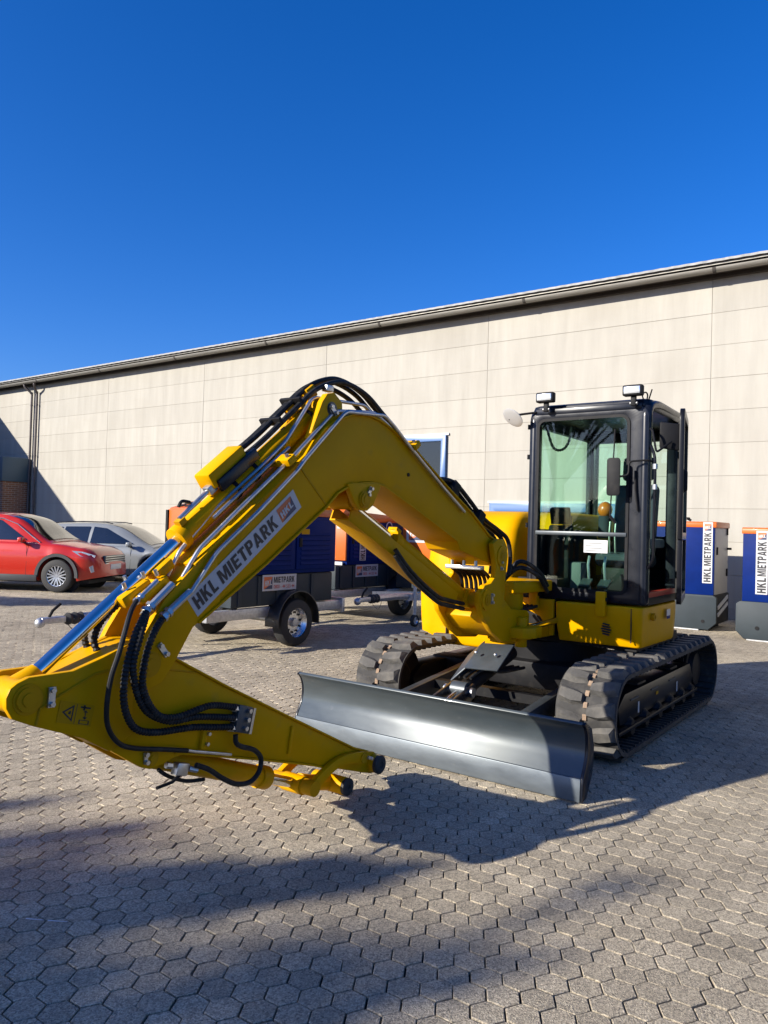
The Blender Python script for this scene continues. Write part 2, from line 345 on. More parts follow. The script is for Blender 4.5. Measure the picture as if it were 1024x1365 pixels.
def to_view(P):                              # which pavers lie near the field of view
    q = np.c_[P, np.full(len(P), -1.6)]@cmw.T
    return q
q = to_view(GP); d = np.hypot(GP[:, 0], GP[:, 1])
near = (q[:, 2] > 0.4) & (np.abs(q[:, 0]) < 0.62*q[:, 2]+1.6) & (d < 37) & (q[:, 1] > -0.95*q[:, 2]-0.5)
GP = GP[near]; q = q[near]; d = d[near]
inframe = (np.abs(q[:, 0]) < 0.50*q[:, 2]+0.03) & (q[:, 1] > -0.667*q[:, 2]-0.03)
order = np.argsort(np.where(inframe, d, 1e9))
solo = order[:300]; rest = np.setdiff1d(np.arange(len(GP)), solo)
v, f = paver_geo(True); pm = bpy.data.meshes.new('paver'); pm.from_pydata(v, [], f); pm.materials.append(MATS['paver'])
for pp in pm.polygons: pp.use_smooth = False
rng = np.random.default_rng(3)
def jig(n): return rng.normal(0, 0.0011, (n, 2)), rng.normal(0, 0.0010, n), rng.normal(0, 0.011, n), rng.normal(0, 0.0045, (n, 2))
jx, jz, ja, jt = jig(len(solo))
for k, i in enumerate(solo):
    o = bpy.data.objects.new('paver', pm); o.location = (GP[i, 0]+jx[k, 0], GP[i, 1]+jx[k, 1], jz[k]); o.rotation_euler = (jt[k, 0], jt[k, 1], ja[k]); o.parent = ground; COL.objects.link(o)
def field(name, idx, full):
    v, f = paver_geo(full); v = np.array(v); n = len(idx); nv = len(v)
    jx, jz, ja, jt = jig(n); c, s = np.cos(ja), np.sin(ja)
    P = np.zeros((n, nv, 3)); P[:, :, 0] = v[None, :, 0]*c[:, None]-v[None, :, 1]*s[:, None]; P[:, :, 1] = v[None, :, 0]*s[:, None]+v[None, :, 1]*c[:, None]
    P[:, :, 2] = v[None, :, 2]+P[:, :, 0]*jt[:, :1]+P[:, :, 1]*jt[:, 1:]+jz[:, None]
    P[:, :, 0] += GP[idx, 0][:, None]+jx[:, :1]; P[:, :, 1] += GP[idx, 1][:, None]+jx[:, 1:]
    lens = [len(a) for a in f]; lv = np.concatenate([np.array(a) for a in f]); nl = len(lv); nf = len(f)
    me = bpy.data.meshes.new(name); me.vertices.add(n*nv); me.vertices.foreach_set('co', P.ravel())
    me.loops.add(n*nl); me.loops.foreach_set('vertex_index', (lv[None, :]+(np.arange(n)*nv)[:, None]).ravel().astype(np.int32))
    st = np.cumsum([0]+lens[:-1]); me.polygons.add(n*nf)
    me.polygons.foreach_set('loop_start', (st[None, :]+(np.arange(n)*nl)[:, None]).ravel().astype(np.int32))
    me.polygons.foreach_set('loop_total', np.tile(lens, n).astype(np.int32))
    me.polygons.foreach_set('use_smooth', np.zeros(n*nf, dtype=bool)); me.update(calc_edges=True); me.materials.append(MATS['paver'])
    o = bpy.data.objects.new(name, me); COL.objects.link(o); o.parent = ground; return tag(o, kind='stuff')
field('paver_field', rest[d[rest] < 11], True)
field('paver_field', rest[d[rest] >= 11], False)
# ================================================================== WAREHOUSE
hall = thing('warehouse', (-4, 16, 0), 'long beige concrete panel warehouse with grey gutter behind the excavator', 'warehouse')
WY = 16.0; JX0, PW, PH = -3.715, 4.98, 0.643; Z0 = 5.033-6*0.643+1.6-1.6
LZ = [1.6+0.31456*16-j*PH for j in range(1, 12)]     # joint heights
zt = 6.98
MB().box((-48, WY-0.019, 0), (14, WY+0.35, 6.9)).build('wall_core', 'wall_joint', hall)
zs = sorted([z for z in LZ if z > 0.05]+[0.0, 6.95])
pcache = {}
for i in range(-4, 9):
    xr = JX0-i*PW; xl = xr-PW
    for a, b in zip(zs[:-1], zs[1:]):
        h = round(b-a, 3)
        if h not in pcache:
            o = MB().box((-PW/2+0.005, -0.045, -h/2+0.003), (PW/2-0.005, 0.0, h/2-0.003)).build('wall_panel', 'wall_panel', hall, bevel=0.004, seg=1, off=Vector()); pcache[h] = o.data
        else:
            o = bpy.data.objects.new('wall_panel', pcache[h]); COL.objects.link(o); o.parent = hall
        o.location = ((xl+xr)/2+4, 0.018+random.uniform(-.002, .002), (a+b)/2)
# eaves: soffit board, gutter lengths, brackets, roof edge
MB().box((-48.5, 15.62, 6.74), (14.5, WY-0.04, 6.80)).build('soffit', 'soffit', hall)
MB().box((-48.5, 15.88, 6.66), (14.5, WY-0.032, 6.74)).build('eaves_shadow_board', 'soffit', hall)  # dark strip: eaves board together with the gutter's shadow on the wall
gl = 4.0; x = -47.6
gprof = [(15.62+0.0+0.085*math.cos(a), 6.77+0.085*math.sin(a)) for a in [math.pi+math.pi*k/10 for k in range(11)]]
gprof2 = [(15.62+0.077*math.cos(a), 6.77+0.077*math.sin(a)) for a in [2*math.pi-math.pi*k/10 for k in range(11)]]
g0 = MB().prism(gprof+gprof2, 'x', -gl/2+.004, gl/2-.004).build('gutter', 'gutter', hall, off=Vector()); k = 0
c0 = MB().prism([(15.62+0.094*math.cos(a), 6.77+0.094*math.sin(a)) for a in [math.pi+math.pi*j/10 for j in range(11)]]+[(15.62+0.0865*math.cos(a), 6.77+0.0865*math.sin(a)) for a in [2*math.pi-math.pi*j/10 for j in range(11)]], 'x', -0.03, 0.03).build('gutter_clip', 'soffit', hall, off=Vector())
while x < 14:
    for o, dx in ((g0, gl/2), (c0, gl)):
        if k: o2 = bpy.data.objects.new(o.name.split('.')[0], o.data); COL.objects.link(o2); o2.parent = hall; o = o2
        o.location = (x+dx+4, -16, 0)
    x += gl; k += 1
rs = MB()
prof = []
for i in range(0, 1201):
    x = -48.6+i*63.2/1200; prof.append(x)
ringA = [[(x, 15.50, 6.908+0.0025*math.sin(x*2*math.pi/0.26)) , (x, 19.5, 7.37+0.0025*math.sin(x*2*math.pi/0.26)), (x, 19.5, 7.30+0.0025*math.sin(x*2*math.pi/0.26)), (x, 15.50, 6.862+0.0025*math.sin(x*2*math.pi/0.26))] for x in prof]
rs.loft(ringA).build('roof_edge', 'roof_sheet', hall)
MB().box((-48.6, 15.56, 6.82), (14.6, 15.66, 6.858)).build('eaves_board', 'gutter', hall)
for xx in (-28.45, -28.08):
    s = 1 if xx < -28.2 else -1
    MB().tube(crom([(xx-0.16*s, 15.66, 6.70), (xx-0.14*s, 15.68, 6.58), (xx, 15.86, 6.35), (xx+.0, 15.88, 6.1), (xx, 15.88, 3.0), (xx, 15.88, 0.0)], 5), 0.044, 10).build('downpipe', 'pipe', hall)
    for z in (5.9, 3.95, 2.0): MB().cyl((xx, 15.88, z-.03), (xx, 15.88, z+.03), 0.052).build('pipe_clamp', 'pipe', hall)
def window(x0, x1, z0, z1, fr=0.14):
    w = MB().frame([(x0, z0), (x1, z0), (x1, z1), (x0, z1)], [(x0+fr, z0+fr), (x1-fr, z0+fr), (x1-fr, z1-fr), (x0+fr, z1-fr)], 'y', 15.90, 15.969).build('window', 'window_blue', hall, bevel=.006)
    MB().box((x0-.06, 15.93, z1), (x1+.06, 15.97, z1+.05)).build('lintel', 'sign_white', w)
    MB().box((x0+fr, 15.955, z0+fr), (x1-fr, 15.967, z1-fr)).build('blind', 'blind', w)
    MB().box((x0+fr, 15.935, z0+fr), (x1-fr, 15.941, z1-fr)).build('pane', 'clear_glass', w)
    MB().box(((x0+x1)/2-.12, 15.925, z0+fr), ((x0+x1)/2-.07, 15.945, z1-fr)).build('mullion', 'window_blue', w)
window(-11.9, -9.75, 2.70, 3.87)
window(-8.52, -5.5, 0.1, 2.22, 0.19)
# ---- annex in brick, and the taller neighbour that throws the diagonal shadow on the hall
an = thing('brick_annex', (-31, 15.5, 0), 'low brick annex with dark teal fascia against the shaded warehouse end', 'annex')
MB().box((-36, 14.9, 0), (-28.5, 15.93, 2.92)).build('wall', 'brick_wall', an)
MB().box((-36.1, 14.82, 2.92), (-28.44, 15.94, 3.84)).build('fascia', 'fascia_teal', an, bevel=.02)
nb = thing('neighbour_building', (-40, 10, 0), 'pale rendered flat roofed building standing left of the warehouse', 'building')
MB().prism([(-47, 15.9), (-47, 2.0), (-30.91, 2.0), (-32.62, 15.9)], 'z', 0, 6.55).build('wall', 'plaster', nb)
MB().prism([(-47.1, 15.95), (-47.1, 1.9), (-30.83, 1.9), (-32.56, 15.95)], 'z', 6.55, 6.80).build('roof', 'roof_sheet', nb, bevel=.02)
for yy in (5, 7.6, 10.2, 12.8):
    xx = -32.62+.123*(15.9-yy); w = MB().obox((xx, yy, 1.7), V(.02, .0025, 0), V(-.08, .65, 0), V(0, 0, .7)).build('window', 'window_blue', nb); MB().obox((xx+.018, yy, 1.7), V(.012, .0015, 0), V(-.07, .57, 0), V(0, 0, .62)).build('pane', 'clear_glass', w)

for (p0, p1) in (((-2.930, 1.690), (-2.865, 1.728)), ((-2.850, 1.736), (-2.782, 1.778))):
    d_ = V(p1[0]-p0[0], p1[1]-p0[1], 0); n_ = V(-d_.y, d_.x, 0).normalized()*.0045; a_, b_ = V(*p0, .0035), V(*p1, .0035)
    MB().add([a_-n_, b_-n_*.5, b_+n_*.4, a_+n_], [(0, 1, 2, 3)]).build('chalk_mark', 'white', ground)
# ================================================================== EXCAVATOR
EX = thing('excavator', (-2.85, 6.6, 0), 'yellow crawler excavator with black cab, dozer blade and lowered boom', 'excavator')
CX = -2.85                                   # centre plane of the machine
def pin(parent, c, r, w, name='pin', m='yellow_worn', head=True):
    """pin boss across the machine: a stepped collar on both sides of half width w"""
    y, z = c; mb = MB()
    mb.lathe((CX, y, z), (1, 0, 0), [(-w, 0), (-w, r*.45), (-w+.004, r*.45), (-w+.004, r*.8), (-w+.012, r*.8), (-w+.012, r), (w-.012, r), (w-.012, r*.8), (w-.004, r*.8), (w-.004, r*.45), (w, r*.45), (w, 0)], 26)
    return mb.build(name, m, parent)
def lockplate(parent, x, y, z, ang, L=0.05):
    a = V(0, math.cos(ang), math.sin(ang)); b = V(0, -math.sin(ang), math.cos(ang))
    p = MB().obox((x+.008, y, z), V(.005, 0, 0), a*L*.25, b*L*.7); 
    for s in (-1, 1): p.cyl(V(x+.012, y, z)+b*s*L*.48, V(x+.026, y, z)+b*s*L*.48, .0105, n=6)
    return p.build('lock_plate', 'zinc', parent)
# ---- boom
top = [(2.14, 1.26), (2.30, 1.40), (2.55, 1.595), (2.80, 1.79), (3.01, 1.953), (3.09, 2.04), (3.164, 2.115), (3.25, 2.165), (3.332, 2.198), (3.41, 2.225), (3.49, 2.24), (3.58, 2.237), (3.66, 2.226), (3.75, 2.20), (3.843, 2.165), (4.05, 2.085), (4.417, 1.891), (4.81, 1.70), (5.06, 1.55), (5.16, 1.515), (5.24, 1.48), (5.28, 1.41), (5.25, 1.35), (5.16, 1.33)]
bot = [(4.66, 1.45), (4.60, 1.522), (4.32, 1.63), (4.043, 1.735), (3.86, 1.80), (3.72, 1.85), (3.60, 1.862), (3.508, 1.854), (3.393, 1.832), (3.285, 1.784), (3.183, 1.698), (2.741, 1.404), (2.326, 1.150)]
boom = MB().prism(top+bot, 'x', CX-.14, CX+.14).build('boom', 'yellow', EX, bevel=.006)
# flange lips along the upper and lower edges, weld seam, doubler
def strip(path, off, th, x0, x1):
    mb = MB(); P = [V(0, *p) for p in path]; rings = []
    for i, p in enumerate(P):
        d = (P[min(i+1, len(P)-1)]-P[max(i-1, 0)]).normalized(); n = V(0, -d.z, d.y)*off
        rings.append([(x0, p.y, p.z), (x1, p.y, p.z), (x1, p.y+n.y*th, p.z+n.z*th), (x0, p.y+n.y*th, p.z+n.z*th)])
    return mb.loft(rings)
strip(top[1:21], 1, .012, CX-.152, CX+.152).build('top_flange', 'yellow', boom, bevel=.003)
strip(bot[1:], 1, .012, CX-.152, CX+.152).build('bottom_flange', 'yellow', boom, bevel=.003)
for s in (-1, 1):
    x = CX+s*.14
    fk = [(2.42, 1.50), (2.30, 1.405), (2.14, 1.262), (2.04, 1.12), (1.985, 1.02), (1.985, .955), (2.02, .905), (2.074, .885), (2.14, .905), (2.20, .975), (2.30, 1.125), (2.46, 1.23)]
    MB().prism(fk, 'x', x+.003*s, x-.030*s if s > 0 else x+.030).build('fork_plate', 'yellow', boom, bevel=.004)
    MB().prism([(2.955, 1.912), (2.962, 1.917), (3.200, 1.712), (3.193, 1.708)], 'x', x-.001*s, x+.004*s).build('weld_seam', 'yellow_worn', boom)
    MB().prism([(3.36, 1.835), (3.42, 1.845), (3.62, 1.855), (3.68, 1.84), (3.60, 1.72), (3.55, 1.69), (3.48, 1.69), (3.43, 1.73)], 'x', x-.02*s, x+.016*s).build('cylinder_lug', 'yellow', boom, bevel=.005)
    MB().cyl((x, 3.98, 1.93), (x+.006*s, 3.98, 1.93), .012, n=12).build('plug', 'black', boom)
MB().prism([(2.14, 1.258), (2.30, 1.40), (2.32, 1.38), (2.17, 1.24)], 'x', CX-.115, CX+.115).build('top_plate', 'yellow', boom)
pin(EX, (2.074, .990), .055, .158, 'stick_pin'); lockplate(EX, CX+.14, 2.135, 1.045, .7)
pin(EX, (3.512, 1.753), .05, .178, 'boom_cylinder_pin'); lockplate(EX, CX+.158, 3.55, 1.80, -.6, .045)
pin(EX, (5.16, 1.405), .06, .215, 'boom_foot_pin'); lockplate(EX, CX+.195, 5.15, 1.335, 0.1)
# ---- decal on the boom
dv = V(0, 2.942-2.272, 1.773-1.254); up_d = V(0, -dv.z, dv.y).normalized(); du = dv.normalized()
x_d = CX+.1425; o_d = V(x_d, 2.325, 1.172)
L_d, H_d = 0.847, 0.112
dec = quad(EX, 'boom_decal', 'sign_white', o_d, du*L_d, up_d*H_d, .001)
dec['label'] = 'white printed banner decal along the boom side'
block('HKL', dec, o_d+du*.02+up_d*.022, du*.150, up_d*.070, .0025)
block('MIETPARK', dec, o_d+du*.198+up_d*.022, du*.455, up_d*.070, .0025)
logo(dec, o_d+du*.685+up_d*.018, du*.125, up_d*.078, .002)
# ---- stick
stick_top = [(1.80, 1.012), (1.87, 1.035), (1.941, 1.062), (2.02, 1.085), (2.09, 1.083), (2.15, 1.04), (2.224, .991), (2.533, .823), (3.02, .575), (3.55, .307), (3.68, .262), (3.76, .243), (3.80, .21), (3.81, .17), (3.79, .135), (3.74, .118)]
stick_bot = [(3.66, .142), (3.30, .262), (3.192, .302), (2.75, .435), (2.363, .545), (2.25, .575), (1.92, .655), (1.80, .735)]
stick = MB().prism(stick_top+stick_bot, 'x', CX-.10, CX+.10).build('stick', 'yellow', EX, bevel=.006)
ear = [(1.49, .972), (1.515, .988), (1.56, 1.003), (1.74, 1.003), (1.87, 1.040), (1.95, 1.068), (2.02, 1.09), (2.02, .70), (1.916, .650), (1.794, .729), (1.581, .818), (1.50, .858), (1.476, .90), (1.474, .938)]
lug = [(1.90, .68), (2.25, .60), (2.36, .56), (2.23, .548), (2.185, .535), (2.126, .528), (2.08, .545), (2.02, .585), (1.94, .64)]
for s in (-1, 1):
    x = CX+s*.11
    MB().prism(ear, 'x', x, x-.028*s).build('ear_plate', 'yellow', stick, bevel=.004)
    MB().prism(lug, 'x', CX+s*.106, CX+s*.075).build('cylinder_lug', 'yellow', stick, bevel=.004)
    MB().tube([(x+.001*s, 1.592, .818), (x+.001*s, 1.604, .881), (x+.001*s, 1.68, .915), (x+.001*s, 1.835, .978), (x+.001*s, 1.90, .985)], .006, 6).build('weld_seam', 'yellow_worn', stick)
    MB().tube(crom([(CX+s*.1, 2.02, .93), (CX+s*.1, 2.16, .95), (CX+s*.1, 2.36, .91)], 5), .0045, 6).build('weld_seam', 'yellow_worn', stick)
    MB().prism([(2.985, .40), (3.005, .405), (3.03, .54), (3.01, .545)], 'x', CX+s*.098, CX+s*.112).build('bracket_strip', 'yellow', stick, bevel=.003)
strip(stick_top[6:11], 1, .010, CX-.112, CX+.112).build('top_flange', 'yellow', stick, bevel=.003)
strip(stick_bot[1:6], 1, .010, CX-.112, CX+.112).build('bottom_flange', 'yellow', stick, bevel=.003)
MB().prism([(1.62, .96), (1.72, .985), (1.86, 1.036), (1.95, 1.068), (1.96, 1.05), (1.87, 1.02), (1.72, .965)], 'x', CX-.09, CX+.09).build('bridge_plate', 'yellow', stick)
pin(EX, (1.556, .922), .058, .128, 'rod_end_pin'); lockplate(EX, CX+.112, 1.645, .918, -.05, .055)
pin(EX, (2.126, .576), .035, .122, 'bucket_cylinder_pin'); lockplate(EX, CX+.106, 2.09, .585, .1, .035)
# warning sticker
wd = quad(EX, 'warning_sticker', 'yellow_worn', (CX+.1115, 1.672, .816), (0, .149, -.045), (0, .016, .081), .001)
e = V(0, .149, -.045); h = V(0, .016, .081); o_ = V(CX+.1128, 1.672, .816)
MB().frame([tuple((o_+e*a+h*b)[1:]) for a, b in ((.10, .5), (.42, .12), (.42, .90))], [tuple((o_+e*a+h*b)[1:]) for a, b in ((.17, .5), (.385, .25), (.385, .77))], 'x', o_.x, o_.x+.0008).build('triangle', 'letter', wd)
MB().add([o_+e*a+h*b+V(.0008, 0, 0) for a, b in ((.27, .46), (.35, .42), (.35, .62), (.29, .56))], [(0, 1, 2, 3)]).build('hazard_mark', 'letter', wd)
for q in (((.60, .80), (.90, .80), (.90, .88), (.60, .88)), ((.68, .70), (.74, .70), (.74, .95), (.68, .95)), ((.76, .36), (.79, .36), (.79, .66), (.76, .66)), ((.70, .40), (.85, .40), (.775, .28)), ((.70, .62), (.85, .62), (.775, .72))):
    MB().add([o_+e*a+h*b+V(.0008, 0, 0) for a, b in q], [tuple(range(len(q)))]).build('pictogram', 'letter', wd)
MB().frame([tuple((o_+e*a+h*b)[1:]) for a, b in ((.62, .06), (.92, .06), (.92, .26), (.62, .26))], [tuple((o_+e*a+h*b)[1:]) for a, b in ((.65, .09), (.89, .09), (.89, .23), (.65, .23))], 'x', o_.x, o_.x+.0008).build('pictogram', 'letter', wd)
MB().add([o_+e*a+h*b+V(.0005, 0, 0) for a, b in ((.485, .04), (.50, .04), (.50, .96), (.485, .96))], [(0, 1, 2, 3)]).build('divider', 'letter', wd)
# ---- stick tip: bosses, guide link, bucket link, bucket cylinder
MB().lathe((CX, 3.746, .18), (1, 0, 0), [(-.135, 0), (-.135, .05), (-.10, .055), (.10, .055), (.135, .05), (.135, 0)], 24).build('bucket_boss', 'yellow', EX)
for s in (-1, 1): MB().lathe((CX+s*.135, 3.746, .18), (s, 0, 0), [(0, 0), (0, .052), (.022, .055), (.03, .045), (.03, .02), (.024, .018), (.024, 0)], 24).build('boss_cap', 'rubber_dark', EX)
def link(p0, p1, w, bulge, x, th, name, m='yellow'):
    a, b = V(0, *p0), V(0, *p1); d = (b-a).normalized(); n = V(0, -d.z, d.y); P = []; Q = []
    for k in range(13):
        u = k/12; c = a+(b-a)*u+n*bulge*math.sin(math.pi*u); ww = w*(1-.25*math.sin(math.pi*u)); P.append(c+n*ww); Q.append(c-n*ww)
    e1 = [b+d*w*math.sin(math.pi*k/6)+n*w*math.cos(math.pi*k/6) for k in range(1, 6)]; e0 = [a-d*w*math.sin(math.pi*k/6)-n*w*math.cos(math.pi*k/6) for k in range(1, 6)]
    return MB().prism([(p.y, p.z) for p in P+e1+Q[::-1]+e0], 'x', x-th/2, x+th/2).build(name, m, EX, bevel=.004)
for s in (-1, 1): link((3.165, .185), (3.60, .252), .035, .055, CX+s*.125, .035, 'guide_link')
MB().lathe((CX, 3.60, .252), (1, 0, 0), [(-.15, 0), (-.15, .03), (.15, .03), (.15, 0)]).build('guide_pin', 'yellow_worn', EX)
lockplate(EX, CX+.14, 3.64, .245, 1.2, .03)
lk = MB().lathe((CX, 3.165, .185), (1, 0, 0), [(-.15, 0), (-.15, .042), (.15, .042), (.15, 0)])
lk.build('link_pin', 'yellow_worn', EX)
bl = MB(); a, b = V(CX, 3.20, .180), V(CX, 3.46, .116)
bl.tube([a, a.lerp(b, .3), b], [.05, .043, .047], 16)
bl.lathe((CX, 3.47, .114), (1, 0, 0), [(-.115, 0), (-.115, .05), (.115, .05), (.115, 0)], 24)
bl.build('bucket_link', 'yellow', EX, bevel=.003)
for s in (-1, 1): MB().lathe((CX+s*.115, 3.47, .114), (s, 0, 0), [(0, 0), (0, .047), (.02, .05), (.026, .04), (.026, .015), (.02, .012), (.02, 0)], 24).build('link_cap', 'rubber_dark', EX)
bc = MB(); a, b = V(CX, 2.126, .576), V(CX, 3.165, .185); d = (b-a).normalized()
bc.cyl(a, a+d*.10, .045); bc.cyl(a+d*.06, a+d*.86, .052, n=24); bc.cyl(a+d*.80, a+d*.87, .060, n=24)
bcy = bc.build('bucket_cylinder', 'yellow', EX, bevel=.003)
MB().cyl(a+d*.87, a+d*1.06, .028, n=20).build('cylinder_rod', 'chrome', bcy)
MB().lathe(b, (1, 0, 0), [(-.07, 0), (-.07, .05), (.07, .05), (.07, 0)]).build('rod_eye', 'yellow', bcy)
# ---- stick cylinder on top of the boom
a, b = V(CX, 1.556, .922), V(CX, 3.24, 2.236); d = (b-a).normalized(); n = V(0, -d.z, d.y); L = (b-a).length
sc_ = MB().cyl(a+d*.975, b-d*.02, .055, n=32)
sc_.cyl(a+d*.955, a+d*1.0, .063, n=32)
scy = sc_.build('stick_cylinder', 'yellow', EX, bevel=.003)
MB().cyl(a+d*.06, a+d*.96, .029, n=28).build('cylinder_rod', 'chrome', scy)
MB().lathe(a, (1, 0, 0), [(-.072, 0), (-.072, .062), (-.066, .066), (.066, .066), (.072, .062), (.072, 0)], 28).build('rod_eye', 'yellow', scy)
MB().tube([a+d*.04, a+d*.09, a+d*.125], [.058, .045, .036], 20).build('rod_neck', 'yellow', scy)
MB().lathe(b, (1, 0, 0), [(-.075, 0), (-.075, .07), (.075, .07), (.075, 0)], 24).build('base_eye', 'yellow', scy)
for u in (1.36, 1.52, 2.04): MB().cyl(a+d*u, a+d*(u+.022), .060, n=24).build('band_clamp', 'black', scy)
for u in (1.01, ): MB().obox(a+d*u+V(.02, 0, 0)+n*.068, V(.02, 0, 0), d*.02, n*.014).build('port_block', 'yellow_worn', scy)
for s in (-1, 1): MB().prism([(3.06, 2.06), (3.16, 2.27), (3.20, 2.32), (3.26, 2.335), (3.33, 2.29), (3.34, 2.19), (3.25, 2.14)], 'x', CX+s*.085, CX+s*.125).build('cylinder_bracket', 'yellow', boom, bevel=.005)
pin(EX, (3.24, 2.24), .04, .14, 'cylinder_base_pin', 'steel_grey'); lockplate(EX, CX+.128, 3.24, 2.235, .9, .05)
# yellow valve box with its dark rail and line along the cylinder
c = a+d*1.38+n*.125; MB().obox(c, V(.055, 0, 0), d*.135, n*.042).build('valve_cover', 'yellow', scy, bevel=.012)
MB().obox(a+d*1.42+n*.085+V(.058, 0, 0), V(.012, 0, 0), d*.15, n*.03).build('valve_body', 'navy', scy, bevel=.004)
MB().obox(a+d*1.245+n*.09+V(.02, 0, 0), V(.022, 0, 0), d*.028, n*.022).build('valve_fitting', 'zinc', scy, bevel=.006)
MB().tube([a+d*1.24+n*.09+V(.02, 0, 0), a+d*1.01+n*.082+V(.02, 0, 0)], .012, 12).build('steel_line', 'zinc', scy)
MB().tube(crom([a+d*1.12+n*.10, a+d*1.085+n*.13, a+d*1.055+n*.12], 4), .008, 8).build('grease_line', 'hose', scy)
# ---- boom cylinder below the boom with its rod guard
a2, b2 = V(CX, 4.93, 1.095), V(CX, 3.512, 1.753); d2 = (b2-a2).normalized(); n2 = V(0, -d2.z, d2.y); n2 = n2 if n2.z > 0 else -n2; L2 = (b2-a2).length
q = MB().cyl(a2+d2*.04, a2+d2*1.02, .060, n=28); q.cyl(a2+d2*.96, a2+d2*1.03, .068, n=28)
bcl = q.build('boom_cylinder', 'yellow', EX, bevel=.003)
MB().cyl(a2+d2*1.03, b2-d2*.03, .033, n=24).build('cylinder_rod', 'chrome', bcl)
MB().lathe(b2, (1, 0, 0), [(-.08, 0), (-.08, .058), (.08, .058), (.08, 0)], 24).build('rod_eye', 'yellow', bcl)
MB().lathe(a2, (1, 0, 0), [(-.08, 0), (-.08, .07), (.08, .07), (.08, 0)], 24).build('base_eye', 'yellow', bcl)
MB().obox(a2+d2*1.0+n2*.062, V(.035, 0, 0), d2*.03, n2*.02).build('cap_block', 'yellow', bcl, bevel=.006)
g = MB(); gl_ = 1.36
for s in (-1, 1): g.obox(a2+d2*(.18+gl_/2)-n2*.075+V(s*.068, 0, 0), V(.005, 0, 0), d2*gl_/2, n2*.045)
g.obox(a2+d2*(.18+gl_/2)-n2*.118, V(.073, 0, 0), d2*gl_/2, n2*.005)
g.build('rod_guard', 'yellow', bcl, bevel=.002)
# ---- hydraulic lines
def xtube(name, pts, x, r, m, n=10, smooth=0, par=EX):
    P = [V(x if len(p) == 2 else p[0], *p[-2:]) for p in pts]
    if smooth: P = crom(P, smooth)
    return MB().tube(P, r, n).build(name, m, par)
def rounded(P, r=.03):
    out = [P[0]]
    for i in range(1, len(P)-1):
        p = Vector(P[i]); a_ = (Vector(P[i-1])-p); b_ = (Vector(P[i+1])-p); ra = min(r, a_.length*.45, b_.length*.45)
        A, B = p+a_.normalized()*ra, p+b_.normalized()*ra
        out += [tuple(A*(1-u)**2+p*2*u*(1-u)+B*u*u) for u in (0, .25, .5, .75, 1)]
    return out+[P[-1]]
T1 = [(2.228, 1.352), (2.292, 1.465), (2.489, 1.660), (2.801, 1.912), (2.942, 2.032), (3.136, 2.281), (3.172, 2.297), (3.633, 2.324), (3.75, 2.268), (3.985, 2.13), (4.395, 1.905), (4.68, 1.758)]
T2 = [(2.246, 1.350), (2.335, 1.475), (2.541, 1.655), (2.844, 1.890), (2.909, 1.941), (3.241, 2.212), (3.288, 2.236), (3.625, 2.274), (3.75, 2.226), (3.975, 2.112), (4.387, 1.885), (4.67, 1.738)]
T3 = [(2.268, 1.285), (2.41, 1.462), (2.657, 1.664), (2.919, 1.880), (2.964, 1.929), (3.299, 2.216), (3.337, 2.236), (3.69, 2.262), (3.79, 2.21), (3.97, 2.10), (4.38, 1.868), (4.66, 1.72)]
for T, x in ((T1, CX+.045), (T2, CX+.125), (T3, CX+.160)):
    P = rounded([(x+(.02 if 2.5 < p[0] < 3.2 else 0), *p) for p in T]); MB().tube(P, .0105, 10).build('hydraulic_tube', 'zinc', EX)
xtube('hydraulic_tube', rounded([(CX+.085, 2.45, 1.62), (CX+.09, 2.62, 1.755), (CX+.09, 2.82, 1.91), (CX+.085, 2.95, 2.0)]), 0, .009, 'zinc')
for y, z in ((2.872, 1.925), (4.02, 2.118)):
    cl = MB().obox((CX+.10, y, z), V(.085, 0, 0), V(0, .026, .02), V(0, -.012, .016)); clo = cl.build('tube_clamp', 'yellow', EX, bevel=.006)
    for x in (CX+.045, CX+.16): MB().cyl((x, y-.012, z+.014), (x, y-.02, z+.03), .011, n=6).build('bolt', 'zinc', clo)
# valve manifold and fittings above the fork
mf = MB().obox((CX+.02, 2.06, 1.285), V(.048, 0, 0), V(0, .070, .041), V(0, -.014, .023)).build('manifold', 'yellow', EX, bevel=.01)
MB().obox((CX+.09, 2.115, 1.30), V(.02, 0, 0), V(0, .07, .045), V(0, -.01, .016)).build('manifold_lid', 'yellow', mf, bevel=.005)
MB().obox((CX+.02, 2.20, 1.385), V(.05, 0, 0), V(0, .04, .03), V(0, -.012, .02)).build('tube_clamp', 'yellow', EX, bevel=.006)
for y, z, x in ((2.02, 1.305, .03), (2.06, 1.33, -.02), (2.10, 1.35, .05), (2.14, 1.36, .085)): MB().cyl((CX+x, y, z), (CX+x-.0, y-.012, z+.026), .009, n=6).build('bolt', 'zinc', mf)
for (p, r_, x) in (([(2.26, 1.29), (2.144, 1.208), (2.121, 1.185)], .017, .165), ([(2.18, 1.325), (2.07, 1.236), (2.03, 1.198)], .017, .14), ([(2.13, 1.34), (2.05, 1.275), (2.02, 1.255)], .011, .10)):
    MB().tube([V(CX+x, *q) for q in p], r_, 8).build('hose_fitting', 'zinc', EX)
    c = V(CX+x, *p[1]); dd = (V(CX+x, *p[2])-V(CX+x, *p[0])).normalized()
    for u in (0, .03): MB().cyl(c+dd*(u-.008), c+dd*(u+.008), r_*1.4, n=6).build('hose_nut', 'zinc', EX)
